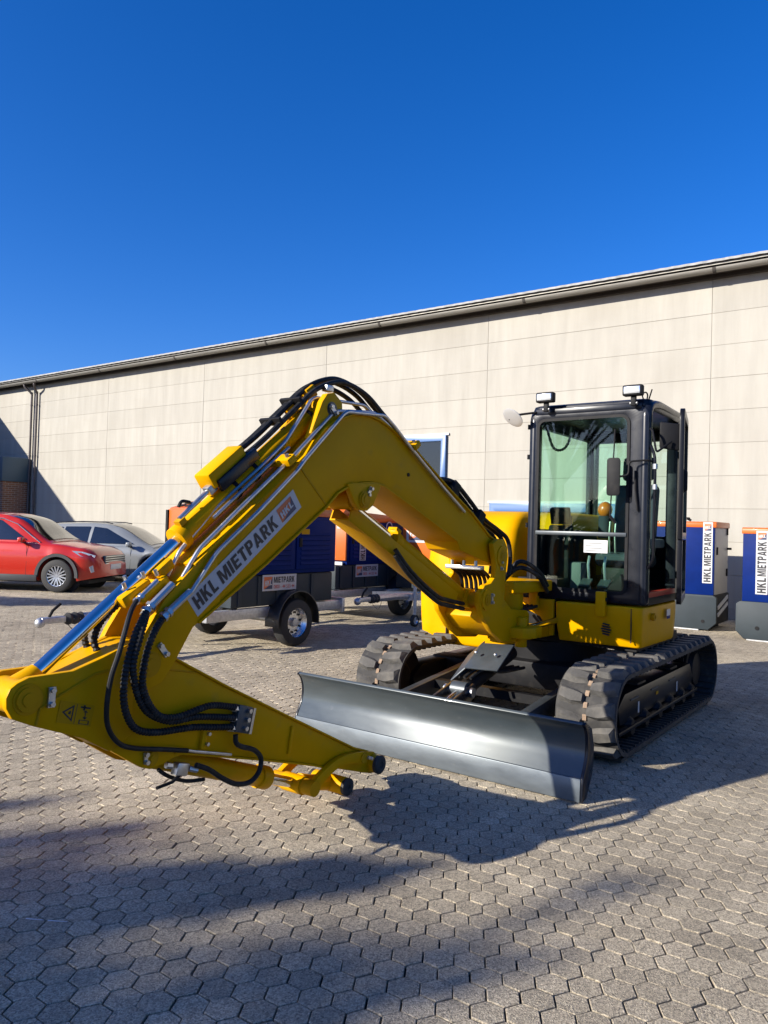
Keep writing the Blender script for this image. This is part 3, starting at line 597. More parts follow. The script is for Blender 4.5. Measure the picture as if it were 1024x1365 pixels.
def hose(name, pts, r, ribs=True, sub=8, par=EX, m='hose'):
    P = crom(pts, sub)
    if ribs:
        D = [0]
        for i in range(1, len(P)): D.append(D[-1]+(P[i]-P[i-1]).length)
        n = int(D[-1]/.0085); Q = []; rr = []; j = 0
        for k in range(n+1):
            t_ = D[-1]*k/n
            while j < len(D)-2 and D[j+1] < t_: j += 1
            u = (t_-D[j])/max(1e-6, D[j+1]-D[j]); Q.append(P[j].lerp(P[j+1], min(1, u))); rr.append(r if k % 2 else r*.74)
        return MB().tube(Q, rr, 9).build(name, m, par)
    return MB().tube(P, r, 9).build(name, m, par)
hose('hose', [(CX+.10, 2.03, 1.262), (CX+.16, 1.957, 1.222), (CX+.185, 1.915, 1.15), (CX+.19, 1.885, 1.06), (CX+.185, 1.857, .969), (CX+.175, 1.849, .857), (CX+.16, 1.870, .766), (CX+.14, 1.935, .687), (CX+.13, 2.021, .646), (CX+.13, 2.157, .612), (CX+.13, 2.302, .575)], .0105, False)
hose('hose', [(CX+.14, 2.055, 1.22), (CX+.185, 1.993, 1.185), (CX+.20, 1.95, 1.125), (CX+.20, 1.917, 1.006), (CX+.19, 1.914, .90), (CX+.175, 1.943, .807), (CX+.155, 2.01, .731), (CX+.145, 2.122, .695), (CX+.14, 2.31, .678), (CX+.14, 2.45, .652), (CX+.14, 2.56, .632)], .0165)
hose('hose', [(CX+.15, 2.04, 1.20), (CX+.20, 1.99, 1.165), (CX+.215, 1.958, 1.10), (CX+.21, 1.942, 1.03), (CX+.20, 1.952, .965), (CX+.18, 1.997, .862), (CX+.165, 2.066, .786), (CX+.155, 2.182, .732), (CX+.15, 2.32, .724), (CX+.145, 2.45, .70), (CX+.14, 2.575, .672)], .0165)
hose('hose', [(CX+.165, 2.11, 1.18), (CX+.205, 2.045, 1.14), (CX+.215, 2.005, 1.07), (CX+.21, 1.99, .98), (CX+.20, 2.0, .91), (CX+.185, 2.05, .825), (CX+.17, 2.12, .765), (CX+.16, 2.22, .745), (CX+.155, 2.34, .757), (CX+.15, 2.43, .758), (CX+.14, 2.575, .722)], .0165)
hose('hose', [(CX-.05, 2.03, 1.25), (CX-.08, 1.96, 1.20), (CX-.085, 1.91, 1.12), (CX-.08, 1.93, 1.04), (CX-.06, 2.0, 1.0)], .016)
hose('hose', [(CX+.02, 1.99, 1.235), (CX+.0, 1.93, 1.17), (CX+.0, 1.90, 1.09), (CX+.02, 1.93, 1.02), (CX+.03, 2.0, 1.0)], .016)
hose('hose', [(CX+.15, 2.573, .594), (CX+.15, 2.578, .555), (CX+.15, 2.618, .528), (CX+.15, 2.70, .494), (CX+.15, 2.747, .441), (CX+.15, 2.734, .379), (CX+.15, 2.677, .346), (CX+.15, 2.59, .357), (CX+.145, 2.505, .404), (CX+.14, 2.422, .464), (CX+.135, 2.35, .50)], .0125, False)
vb = MB().obox((CX+.125, 2.63, .655), V(.022, 0, 0), V(0, .045, -.014), V(0, .014, .062)).build('valve_block', 'steel_grey', EX, bevel=.005)
for u in (-.8, 0, .8):
    c = V(CX+.13, 2.60, .66)+V(0, .014, .055)*u; MB().cyl(c-V(0, .05, -.015), c, .016, n=6).build('hose_nut', 'zinc', vb)
    MB().cyl(V(CX+.145, 2.645, .652)+V(0, .014, .05)*u, V(CX+.165, 2.645, .652)+V(0, .014, .05)*u, .012, n=6).build('bolt', 'zinc', vb)
MB().obox((CX+.14, 2.69, .635), V(.003, 0, 0), V(0, .008, -.002), V(0, .014, .06)).build('cover_strip', 'zinc', vb)
MB().obox((CX+.108, 2.41, .60), V(.012, 0, 0), V(0, .014, -.004), V(0, .008, .045)).build('hose_bracket', 'yellow', EX, bevel=.004)
for u in (-.5, .5): MB().cyl(V(CX+.118, 2.425, .60)+V(0, .008, .045)*u, V(CX+.134, 2.425, .60)+V(0, .008, .045)*u, .009, n=6).build('bolt', 'zinc', EX)
v2 = MB().obox((CX+.10, 2.29, .49), V(.02, 0, 0), V(0, .032, -.009), V(0, .008, .026)).build('stop_valve', 'zinc', EX, bevel=.004)
MB().tube([(CX+.11, 2.285, .47), (CX+.12, 2.23, .45), (CX+.125, 2.145, .447)], .008, 8).build('valve_lever', 'black', v2)
MB().cyl((CX+.10, 2.24, .515), (CX+.10, 2.21, .525), .014, n=6).build('hose_nut', 'zinc', v2); MB().cyl((CX+.11, 2.33, .485), (CX+.12, 2.37, .47), .013, n=6).build('hose_nut', 'zinc', v2)
hose('hose', [(CX+.06, 2.20, .50), (CX+.06, 2.26, .455), (CX+.06, 2.36, .41), (CX+.08, 2.45, .40)], .009, False)
xtube('hydraulic_tube', [(2.302, .575), (2.34, .562), (2.57, .497)], CX+.125, .007, 'zinc')
for x, dz in ((-.06, 0), (-.02, .012), (.03, -.012), (-.10, -.03)):
    hose('hose', [(CX+x, 2.66+.1*abs(x), 1.93+dz), (CX+x, 2.815, 2.04+dz), (CX+x, 3.049, 2.235+dz), (CX+x, 3.205, 2.36+dz), (CX+x, 3.374, 2.43+dz), (CX+x, 3.509, 2.44+dz), (CX+x, 3.679, 2.40+dz), (CX+x, 3.83, 2.32+dz), (CX+x+.02, 3.96, 2.225+dz), (CX+x+.03, 4.12, 2.11+dz)], .015, False)
for y, z, aa in ((2.93, 2.14, .7), (3.08, 2.27, .75)):
    MB().obox((CX-.03, y, z), V(.075, 0, 0), V(0, math.cos(aa), math.sin(aa))*.010, V(0, -math.sin(aa), math.cos(aa))*.022).build('hose_clamp', 'black', EX, bevel=.004)
MB().obox((CX-.03, 3.08, 2.205), V(.02, 0, 0), V(0, .02, .016), V(0, -.03, .04)).build('hose_stand', 'yellow', EX, bevel=.004)
MB().obox((CX-.02, 3.205, 2.335), V(.03, 0, 0), V(0, .03, .022), V(0, -.02, .028)).build('port_block', 'yellow_worn', EX, bevel=.006)
MB().obox((CX+.04, 3.30, 2.37), V(.02, 0, 0), V(0, .03, .0), V(0, 0, .018)).build('port_fitting', 'zinc', EX, bevel=.004)
for x in (-.07, -.02, .04, .09):
    hose('hose', [(CX+x, 4.40, 1.93), (CX+x, 4.52, 1.935), (CX+x, 4.66, 1.91), (CX+x, 4.86, 1.80), (CX+x, 5.0, 1.715), (CX+x, 5.12, 1.66), (CX+x, 5.30, 1.60), (CX+x+.02, 5.42, 1.53), (CX+x+.03, 5.46, 1.40), (CX+x+.03, 5.44, 1.25)], .017, False)
for y, z in ((4.60, 1.87), (4.97, 1.68)): MB().obox((CX+.02, y, z), V(.11, 0, 0), V(0, .04, -.02), V(0, .03, .05)).build('hose_clamp', 'black', EX, bevel=.006)
for dz in (0, -.035): hose('hose', [(CX+.10, 3.92, 1.46+dz), (CX+.12, 4.03, 1.35+dz), (CX+.12, 4.20, 1.245+dz), (CX+.11, 4.42, 1.14+dz), (CX+.08, 4.58, 1.107+dz), (CX+.06, 4.85, 1.06+dz)], .015, False)
# ---- swing bracket
ck = [(5.02, 1.50), (5.10, 1.535), (5.20, 1.53), (5.25, 1.47), (5.255, 1.38), (5.23, 1.22), (5.22, 1.08), (5.34, 1.0), (5.62, .97), (5.66, .94), (5.66, .80), (5.45, .74), (5.20, .765), (5.02, .86), (4.88, .99), (4.845, 1.06), (4.85, 1.15), (4.91, 1.20), (5.0, 1.21), (5.07, 1.26), (5.07, 1.34)]
sb = MB().prism([(4.96, .96), (5.08, .86), (5.25, .79), (5.60, .79), (5.60, .88), (5.28, .90), (5.12, .99), (5.02, 1.06)], 'x', CX-.17, CX+.17).build('swing_bracket', 'yellow', EX, bevel=.01)
for s in (-1, 1):
    x = CX+s*.18
    MB().prism(ck, 'x', x-.022, x+.022).build('cheek_plate', 'yellow', sb, bevel=.008)
    MB().lathe((x, 4.93, 1.095), (1, 0, 0), [(-.035, 0), (-.035, .075), (.035, .075), (.035, 0)], 26).build('boss', 'yellow', sb)
    MB().lathe((x, 5.16, 1.405), (1, 0, 0), [(-.03, 0), (-.03, .078), (.03, .078), (.03, 0)], 26).build('boss', 'yellow', sb)
pin(EX, (4.93, 1.095), .05, .225, 'cylinder_foot_pin'); lockplate(EX, CX+.21, 4.99, 1.10, .0, .055)
MB().cyl((CX, 5.66, .70), (CX, 5.66, 1.16), .13, n=28).build('swing_post', 'yellow', sb)
for z in (.72, 1.10): MB().prism([(CX-.2, 6.1), (CX-.16, 5.66), (CX-.11, 5.55), (CX+.11, 5.55), (CX+.16, 5.66), (CX+.2, 6.1)], 'z', z, z+.09).build('post_lug', 'yellow', sb, bevel=.01)
MB().prism([(CX+.02, 5.30), (CX+.30, 5.34), (CX+.36, 5.45), (CX+.34, 5.60), (CX+.1, 5.66)], 'z', .78, .86).build('swing_arm_plate', 'yellow', sb, bevel=.008)
MB().cyl((CX+.22, 5.48, .70), (CX+.22, 5.48, .93), .045).build('swing_pin', 'yellow', sb, bevel=.004)
MB().cyl((CX+.22, 5.48, .83), (CX+.26, 6.25, .87), .026).build('swing_rod', 'chrome', EX)
MB().cyl((CX+.25, 6.14, .865), (CX+.29, 6.7, .89), .055).build('swing_cylinder', 'black', EX)
for k in range(7):
    x = CX-.12+k*.04; hose('hose', [(x, 4.98, 1.31), (x+.01, 5.10, 1.24), (x, 5.16, 1.10), (x+.01, 5.22, 1.0), (x+.02, 5.40, .95), (x+.03, 5.9, .98)], .014, False, 5)
MB().box((CX-.15, 4.93, 1.305), (CX+.15, 4.99, 1.335)).build('hose_plate', 'zinc', EX, bevel=.004)
for x in (-.10, .0, .10): MB().cyl((CX+x, 4.95, 1.335), (CX+x, 4.95, 1.37), .012, n=6).build('bolt', 'zinc', EX)
for k in range(2): hose('hose', [(CX+.22, 5.95, 1.10+.05*k), (CX+.20, 5.80, 1.24+.04*k), (CX+.10, 5.66, 1.30+.05*k), (CX-.0, 5.60, 1.20)], .018, False)
# ---- revolving frame, skirts, hood
def rplan(P, r=.08, n=4): return rounded_poly(P, r, n)
def rounded_poly(P, r, n):
    out = []; m = len(P)
    for i in range(m):
        p = V(*P[i][:2], 0); a_ = V(*P[i-1][:2], 0)-p; b_ = V(*P[(i+1) % m][:2], 0)-p; q = min((P[i][2] if len(P[i]) > 2 else r), a_.length*.48, b_.length*.48)
        A, B = p+a_.normalized()*q, p+b_.normalized()*q
        for k in range(n+1):
            u = k/n; c = A*(1-u)**2+p*2*u*(1-u)+B*u*u; out.append((c.x, c.y))
    return out
base_plan = rounded_poly([(-2.60, 6.05, .02), (-1.885, 6.05, .05), (-1.865, 6.95, .12), (-2.10, 7.65, .25), (-2.55, 7.95, .2), (-2.60, 7.95, .02)], .05, 5)
def skirt(plan, z0, z1, tuck, name, m, n=4, b=.02):
    mb = MB(); c = V(sum(p[0] for p in plan)/len(plan), sum(p[1] for p in plan)/len(plan), 0); rings = []
    for k in range(n+1):
        u = k/n; z = z0+(z1-z0)*u; s = 1-tuck*(1-u)**2; rings.append([(c.x+(p[0]-c.x)*s, c.y+(p[1]-c.y)*s, z) for p in plan])
    return mb.loft(rings).build(name, m, EX, bevel=b, seg=3, ang=40)
sk = skirt(base_plan, .695, 1.02, .05, 'cab_side_skirt', 'yellow')
for k in range(5): MB().obox((-2.165, 6.053, .79+k*.02), V(.038-.012*abs(k-2)*.5, 0, -.004), V(0, .012, 0), V(0, 0, .005)).build('vent_slot', 'dark_void', sk)
MB().box((-1.968, 6.047, .74), (-1.962, 6.06, 1.01)).build('panel_gap', 'dark_void', sk)
MB().lathe((-1.857, 6.30, .935), (1, 0, 0), [(-.02, 0), (-.02, .03), (.006, .03), (.006, .018), (-.002, .016), (-.002, 0)], 20).build('lock_ring', 'yellow_worn', sk)
quad(sk, 'rating_plate', 'sign_white', (-1.8555, 6.62, .92), (0, .10, 0), (0, 0, .055), .004)
quad(sk, 'rating_label', 'blue', (-1.8555, 6.62, .895), (0, .10, 0), (0, 0, .025), .004)
for x in (-2.78, -2.20):
    MB().box((x-.04, 6.0, .93), (x+.04, 6.045, 1.13)).build('cab_hold_down', 'yellow', EX, bevel=.008)
    for s in (-1, 1): MB().cyl((x+s*.042, 6.02, 1.07), (x+s*.055, 6.02, 1.07), .016, n=8).build('bolt', 'black', EX)
MB().prism([(-3.9, 6.3), (-1.95, 6.15), (-1.95, 7.3), (-2.6, 7.85), (-3.5, 7.85), (-3.9, 7.3)], 'z', .66, .73).build('revolving_frame', 'black', EX)
MB().box((-2.98, 6.12, .73), (-2.62, 7.6, 1.20)).build('frame_box', 'black', EX)
MB().cyl((CX, 6.6, .50), (CX, 6.6, .66), .48, n=40).build('slew_ring', 'black', EX)
MB().prism([(-2.62, .73), (-2.62, 1.03), (-3.02, 1.03), (-3.02, .95), (-2.86, .93), (-2.74, .88), (-2.68, .80), (-2.66, .73)], 'y', 6.06, 6.10).build('recess_panel', 'yellow', EX, bevel=.006)
hp = rounded_poly([(-3.05, 6.02, .06), (-3.955, 5.98, .16), (-3.965, 7.2, .25), (-3.45, 7.92, .3), (-2.62, 7.97, .05), (-2.62, 6.4, .05), (-3.0, 6.36, .05)], .05, 5)
hd = skirt(hp, .55, 1.06, .035, 'lower_hood', 'yellow', 5, .03)
MB().box((-3.62, 5.985, .60), (-3.612, 6.02, 1.05)).build('panel_gap', 'dark_void', hd)
hp2 = rounded_poly([(-3.04, 6.06, .10), (-3.93, 6.02, .20), (-3.945, 7.2, .25), (-3.44, 7.90, .3), (-2.64, 7.95, .05), (-2.64, 6.42, .05), (-2.98, 6.38, .06)], .05, 5)
mb = MB(); rings = []
for z, s, sh in ((1.075, 1, 0), (1.25, .995, .01), (1.45, .985, .03), (1.60, .965, .06), (1.70, .93, .10), (1.755, .87, .15), (1.775, .78, .20)):
    rings.append([(-3.3+(p[0]+3.3)*s, 7.0+(p[1]-7.0)*s+(sh if p[1] < 6.8 else 0), z) for p in hp2])
hu = mb.loft(rings).build('engine_hood', 'yellow', EX, ang=40)
MB().box((-3.50, 6.032, 1.215), (-3.30, 6.06, 1.235)).build('hood_slot', 'dark_void', hu)
MB().lathe((-3.32, 6.04, 1.36), (0, -1, 0), [(-.02, 0), (-.02, .028), (.01, .028), (.01, .016), (.0, .014), (.0, 0)], 16).build('hood_latch', 'black', hu)
MB().box((-3.9, 6.6, .56), (-2.65, 7.8, 1.0)).build('engine_block', 'black', EX)
# ---- undercarriage
uc = MB().prism([(CX-.55, 6.0), (CX+.55, 6.0), (CX+.55, 7.2), (CX-.55, 7.2)], 'z', .28, .50).build('car_body', 'black', EX, bevel=.02)
for s in (-1, 1):
    for y in (6.05, 6.95): MB().box((CX+s*.5 if s > 0 else CX-.95, y, .22), (CX+.95 if s > 0 else CX-.5, y+.22, .44)).build('axle_beam', 'black', uc, bevel=.02)
Rt, yF, yB, TW, TH = .325, 5.40, 7.72, .43, .040
def track_path(rad, n=10, sag=.0):
    P = []
    m = 26
    for k in range(m): u = k/m; P.append((yF+(yB-yF)*u, Rt+rad+.004-sag*math.sin(math.pi*u)))
    for k in range(n*2): a_ = math.pi/2-math.pi*k/(2*n); P.append((yB+rad*math.cos(a_), Rt+.004+rad*math.sin(a_)))
    for k in range(m): u = k/m; P.append((yB+(yF-yB)*u, Rt-rad+.004))
    for k in range(n*2): a_ = -math.pi/2-math.pi*k/(2*n); P.append((yF+rad*math.cos(a_), Rt+.004+rad*math.sin(a_)))
    return P
per = 2*(yB-yF)+2*math.pi*(Rt-TH); NL = 40
def at_track(s_):
    rad = Rt-TH; s_ %= per; Lt = yB-yF
    if s_ < Lt: return V(0, yF+s_, Rt+rad+.004), V(0, 0, 1)
    s_ -= Lt
    if s_ < math.pi*rad: a_ = math.pi/2-s_/rad; return V(0, yB+rad*math.cos(a_), Rt+.004+rad*math.sin(a_)), V(0, math.cos(a_), math.sin(a_))
    s_ -= math.pi*rad
    if s_ < Lt: return V(0, yB-s_, Rt-rad+.004), V(0, 0, -1)
    s_ -= Lt; a_ = -math.pi/2-s_/rad; return V(0, yF+rad*math.cos(a_), Rt+.004+rad*math.sin(a_)), V(0, math.cos(a_), math.sin(a_))
# one lug: wide raised block, narrower towards the middle of the belt (local x across, y along, z out)
def lug_geo(s):
    b0 = [(s*.016, -.036), (s*.09, -.062), (s*.205, -.084), (s*.212, .030), (s*.10, .050), (s*.016, .036)]
    t0 = [(s*.022, -.026), (s*.09, -.044), (s*.180, -.058), (s*.188, .004), (s*.10, .030), (s*.022, .026)]
    v = [(x, y, -.004) for x, y in b0]+[(x, y, TH-.003) for x, y in t0]
    f = [(6, 7, 8, 9, 10, 11)]+[(i, (i+1) % 6, 6+(i+1) % 6, 6+i) for i in range(6)]
    if s < 0: f = [tuple(reversed(q)) for q in f]
    return v, f
lm = {}
for s in (-1, 1):
    v, f = lug_geo(s); me = bpy.data.meshes.new('tread_lug'); me.from_pydata(v, [], f); me.materials.append(MATS['rubber']); lm[s] = me
for side in (-1, 1):
    xc = CX+side*(1.10-TW/2)
    tr = MB(); po = track_path(Rt-TH); pi_ = track_path(Rt-TH-.028)
    rings = [[(xc-TW/2, *po[k]), (xc+TW/2, *po[k]), (xc+TW/2, *pi_[k]), (xc-TW/2, *pi_[k])] for k in range(len(po))]
    n_ = len(rings); v = [p for r_ in rings for p in r_]; f = []
    for k in range(n_):
        k2 = (k+1) % n_
        for i in range(4): f.append((k*4+i, k*4+(i+1) % 4, k2*4+(i+1) % 4, k2*4+i))
    tk = tr.add(v, f).build('rubber_track', 'rubber_dark', EX)
    ch = MB()
    for k in range(NL*2):
        p, nrm = at_track(per*(k+.5)/(NL*2)); t_ = V(1, 0, 0).cross(nrm)
        ch.obox(V(xc, p.y, p.z)+nrm*.004, V(.014, 0, 0), t_*.020, nrm*.007)
    tag(ch.build('centre_links', 'rust_dirt', tk), kind='stuff')
    ri = MB()
    for k in range(NL*2):
        p, nrm = at_track(per*(k+.5)/(NL*2)); t_ = V(1, 0, 0).cross(nrm)
        ri.obox(V(xc, p.y, p.z)-nrm*.034, V(TW*.47, 0, 0), t_*.012, nrm*.009)
    tag(ri.build('inner_ribs', 'rubber_dark', tk), kind='stuff')
    for k in range(NL):
        for s in (-1, 1):
            p, nrm = at_track(per*(k+(.5 if s > 0 else 0))/NL); t_ = V(1, 0, 0).cross(nrm)
            o = bpy.data.objects.new('tread_lug', lm[s]); COL.objects.link(o); o.parent = tk
            pos = V(xc, p.y, p.z)-OFF[EX.name]
            o.matrix_local = Matrix(((1, t_.x, nrm.x, pos.x), (0, t_.y, nrm.y, pos.y), (0, t_.z, nrm.z, pos.z), (0, 0, 0, 1)))
    tf = MB().prism([(5.55, .20), (7.5, .20), (7.55, .30), (7.45, .42), (5.65, .42), (5.5, .33)], 'x', xc-.10, xc+.10).build('track_frame', 'black_gloss', EX, bevel=.012)
    so = xc+side*.10
    MB().prism([(5.40, .16), (7.55, .16), (7.55, .19), (5.40, .19)], 'x', so-.03*side, so+.045*side).build('frame_ledge', 'black_gloss', tf, bevel=.004)
    for y in (5.85, 6.35, 6.85): MB().obox((so+.004*side, y, .36), V(.004, 0, 0), V(0, .09, 0), V(0, 0, .006)).build('frame_slot', 'steel_grey', tf)
    for y in (5.95, 7.0): quad(tf, 'frame_sticker', 'sign_white', (so+.006*side, y-.02*side, .235), (0, .035*side, 0), (0, 0, .085), .0)
    quad(tf, 'frame_emblem', 'yellow_worn', (so+.006*side, 6.42-.03*side, .30), (0, .06*side, 0), (0, 0, .025), 0)
    for y in (5.75, 6.1, 6.45, 6.8, 7.15, 7.45): MB().lathe((xc, y, .165), (1, 0, 0), [(-.13, 0), (-.13, .055), (-.08, .09), (-.03, .09), (-.03, .06), (.03, .06), (.03, .09), (.08, .09), (.13, .055), (.13, 0)], 20).build('track_roller', 'black', EX)
    MB().lathe((xc, yF, Rt+.004), (1, 0, 0), [(-.07, 0), (-.07, .10), (-.05, .13), (-.05, .22), (-.06, .262), (.06, .262), (.05, .22), (.05, .13), (.07, .10), (.07, 0)], 30).build('idler_wheel', 'black', EX)
    sp = MB().lathe((xc, yB, Rt+.004), (1, 0, 0), [(-.05, 0), (-.05, .235), (.05, .235), (.05, .17), (.09, .15), (.10, .09), (.10, 0)] if side > 0 else [(-.10, 0), (-.10, .09), (-.09, .15), (-.05, .17), (-.05, .235), (.05, .235), (.05, 0)], 30)
    for k in range(14): a_ = 2*math.pi*k/14; sp.obox((xc, yB+.245*math.cos(a_), Rt+.245*math.sin(a_)), V(.03, 0, 0), V(0, math.cos(a_), math.sin(a_))*.025, V(0, -math.sin(a_), math.cos(a_))*.018)
    sp.build('drive_sprocket', 'black', EX)
    MB().cyl((xc, 6.6, .50), (xc, 6.6, .58), .035).build('carrier_roller', 'black', EX)
# ---- dozer blade
front = [(4.385, .015), (4.392, .135), (4.425, .20), (4.452, .26), (4.462, .32), (4.455, .38), (4.432, .43), (4.400, .462)]
back = [(4.412, .478), (4.455, .445), (4.482, .385), (4.488, .32), (4.478, .255), (4.455, .20), (4.425, .14), (4.410, .015)]
def smooth2(P, n=4): return [(q.y, q.z) for q in crom([(0, *p) for p in P], n)]
bld = MB().prism(smooth2(front[1:])+smooth2(back[:-1]), 'x', -3.955, -1.705).build('dozer_blade', 'blade', EX, ang=40, bevel=.004)
MB().prism([(4.376, .012), (4.384, .146), (4.398, .149), (4.418, .13), (4.404, .012)], 'x', -3.958, -1.702).build('cutting_edge', 'blade_edge', bld, bevel=.003)
for x in (-3.955, -1.705):
    s = -1 if x < -3 else 1
    MB().prism(smooth2(front)+[(4.43, .475), (4.52, .42), (4.56, .30), (4.54, .15), (4.45, .02)], 'x', x-.003, x+.018*s).build('end_plate', 'navy', bld, bevel=.003)
MB().box((-3.9, 4.485, .28), (-1.76, 4.53, .36)).build('stiffener', 'navy', bld, bevel=.006)
for x in (-3.36, -2.34):
    MB().prism([(4.46, .12), (4.46, .30), (4.60, .30), (5.95, .44), (6.1, .42), (6.1, .32), (5.95, .30), (4.75, .14)], 'x', x-.035, x+.035).build('blade_arm', 'steel_grey', EX, bevel=.006)
MB().box((-3.36, 5.35, .30), (-2.34, 5.43, .37)).build('arm_brace', 'black', EX)
bcx = CX
bcy2 = MB().cyl((bcx, 5.02, .42), (bcx, 5.75, .60), .06).build('blade_cylinder', 'black', EX)
MB().cyl((bcx, 4.62, .33), (bcx, 5.05, .43), .028).build('cylinder_rod', 'chrome', bcy2)
MB().lathe((bcx, 4.95, .42), (1, 0, 0), [(-.06, 0), (-.06, .06), (.06, .06), (.06, 0)]).build('rod_eye', 'steel_grey', bcy2)
ga, gb = V(0, .60, .36).normalized(), V(1, 0, 0)
c = V(-2.70, 5.10, .66); gn = gb.cross(ga)
MB().obox(c, V(.145, -.02, .01), ga*.15, gn*.006).build('cylinder_guard', 'steel_grey', EX, bevel=.003)
MB().obox(c+V(-.19, .02, -.055), V(.06, .02, .06), ga*.15, V(.004, 0, -.004)).build('guard_flap', 'steel_grey', EX, bevel=.003)
for x in (-.09, .07): MB().ball(c+V(x, -.035, .02)+gn*.008, .014).build('bolt', 'zinc', EX)
for s in (-1, 1): MB().prism([(4.48, .12), (4.48, .36), (4.70, .40), (4.99, .47), (5.02, .42), (4.98, .37), (4.70, .22)], 'x', bcx+s*.085-.012, bcx+s*.085+.012).build('cylinder_clevis', 'navy', EX, bevel=.004)
MB().lathe((bcx, 4.93, .415), (1, 0, 0), [(-.12, 0), (-.12, .035), (.12, .035), (.12, 0)]).build('clevis_pin', 'zinc', EX)
for k in range(3): hose('hose', [(bcx-.05+k*.05, 5.0, .50), (bcx-.02+k*.05, 5.15, .55), (bcx+k*.05, 5.4, .50), (bcx+k*.05, 5.8, .48)], .013, False)
# ---- cab
cab = MB()
X0, X1, YF, YR, ZB, ZT = -2.895, -1.872, 6.105, 6.97, 1.035, 2.66
yr2 = 7.52; xr2 = -2.06                       # the cab narrows behind the door post
o_l = rrect(X0, ZB, X1, ZT-.03, [.10, .09, .02, .02], 6)
i_l = rrect(-2.808, 1.125, -2.035, 2.545, [.07, .06, .03, .05], 6)
cf = MB().frame(o_l, i_l, 'y', YF, YF+.075).build('cab_front_frame', 'navy', EX, bevel=.010)
MB().frame(rrect(-2.822, 1.11, -2.02, 2.56, [.08, .07, .04, .06], 6), rrect(-2.800, 1.135, -2.044, 2.536, [.06, .05, .03, .04], 6), 'y', YF-.008, YF-.001).build('window_seal', 'black', cf)
MB().box((-2.80, YF+.030, 1.60), (-2.04, YF+.036, 2.54)).build('front_pane', 'cab_glass', cf)
MB().box((-2.80, YF+.030, 1.13), (-2.04, YF+.036, 1.575)).build('lower_pane', 'cab_glass', cf)
MB().box((-2.815, YF-.018, 1.572), (-2.03, YF+.02, 1.606)).build('cross_bar', 'steel_grey', cf, bevel=.006)
nt_ = quad(cf, 'notice', 'white', (-2.395, YF+.024, 1.435), (.20, 0, 0), (0, 0, .105), .0, .001)
for k in range(4): quad(nt_, 'notice_line', 'gen_grey', (-2.38, YF+.022, 1.45+k*.02), (.11+.03*(k % 2), 0, 0), (0, 0, .004))
# front corner posts as round tubes, bent into the roof rails
for x in (X0+.035, X1-.035):
    MB().tube(rounded([(x, YF+.04, ZB+.02), (x, YF+.04, ZT-.04), (x, YF+.30, ZT-.005), (x, yr2-.05 if x < -2.5 else YR, ZT-.02)], .09), .046, 14).build('corner_post', 'navy', EX)
roof_plan = rounded_poly([(X0, YF+.02, .08), (X1, YF+.02, .08), (X1+.005, YR, .06), (xr2, yr2, .1), (X0, yr2, .1)], .06, 4)
mb = MB(); rings = []
for z, s in ((ZT-.075, .985), (ZT-.05, 1.0), (ZT-.015, 1.0), (ZT+.012, .985), (ZT+.022, .95)): rings.append([(-2.4+(p[0]+2.4)*s, 6.8+(p[1]-6.8)*s, z) for p in roof_plan])
mb.loft(rings).build('cab_roof', 'navy', EX, ang=45)
MB().box((X0+.05, YF-.004, ZT-.070), (X1-.06, YF+.03, ZT-.012)).build('roof_visor', 'navy', EX, bevel=.01)
# B post, rear posts, sills, floor, left side
bp_ = MB().prism(rounded_poly([(X1-.09, YR-.05), (X1, YR-.05), (X1, YR+.06), (X1-.09, YR+.06)], .02, 3), 'z', ZB, ZT-.05).build('door_post', 'navy', EX)
MB().prism([(X0, YF+.06), (X1, YF+.06), (X1, YR), (xr2, yr2), (X0, yr2)], 'z', ZB, ZB+.06).build('cab_floor', 'black', EX)
MB().box((X1-.05, YF+.07, ZB+.06), (X1, YR-.05, ZB+.10)).build('door_sill', 'red_plastic', EX)
MB().frame([(YF+.07, ZB), (yr2, ZB), (yr2, ZT-.06), (YF+.07, ZT-.06)], [(YF+.13, 1.62), (yr2-.10, 1.62), (yr2-.10, ZT-.16), (YF+.13, ZT-.16)], 'x', X0+.001, X0+.05).build('cab_side_frame', 'navy', EX, bevel=.01)
MB().box((X0+.02, YF+.13, 1.62), (X0+.026, yr2-.10, ZT-.16)).build('side_pane', 'side_glass', EX)
MB().frame([(X0+.05, ZB), (xr2, ZB), (xr2, ZT-.06), (X0+.05, ZT-.06)], [(X0+.10, 1.58), (xr2-.06, 1.58), (xr2-.06, ZT-.17), (X0+.10, ZT-.17)], 'y', yr2-.06, yr2).build('cab_rear_frame', 'navy', EX, bevel=.01)
MB().box((X0+.10, yr2-.035, 1.58), (xr2-.06, yr2-.03, ZT-.17)).build('rear_pane', 'side_glass', EX)
MB().box((-2.50, yr2-.055, 1.58), (-2.44, yr2-.02, ZT-.17)).build('rear_mullion', 'navy', EX)
# rear side quarter between door post and rear: frame with pane
pq = [V(X1, YR+.06, 0), V(xr2, yr2, 0)]; dq = (pq[1]-pq[0]).normalized(); nq = V(dq.y, -dq.x, 0)
Lq = (pq[1]-pq[0]).length
MB().obox(pq[0]+dq*Lq/2+V(0, 0, (ZB+1.62)/2), dq*Lq/2, nq*.02, V(0, 0, (1.62-ZB)/2)).build('quarter_panel', 'navy', EX)
MB().obox(pq[0]+dq*Lq/2+V(0, 0, ZT-.11), dq*Lq/2, nq*.02, V(0, 0, .05)).build('quarter_rail', 'navy', EX)
MB().obox(pq[0]+dq*Lq/2+V(0, 0, 2.06), dq*Lq/2, nq*.003, V(0, 0, .44)).build('quarter_pane', 'side_glass', EX)
MB().obox(pq[1]+V(-.02, -.02, (ZB+ZT-.06)/2), V(.03, 0, 0), V(0, .03, 0), V(0, 0, (ZT-.06-ZB)/2)).build('rear_post', 'navy', EX)
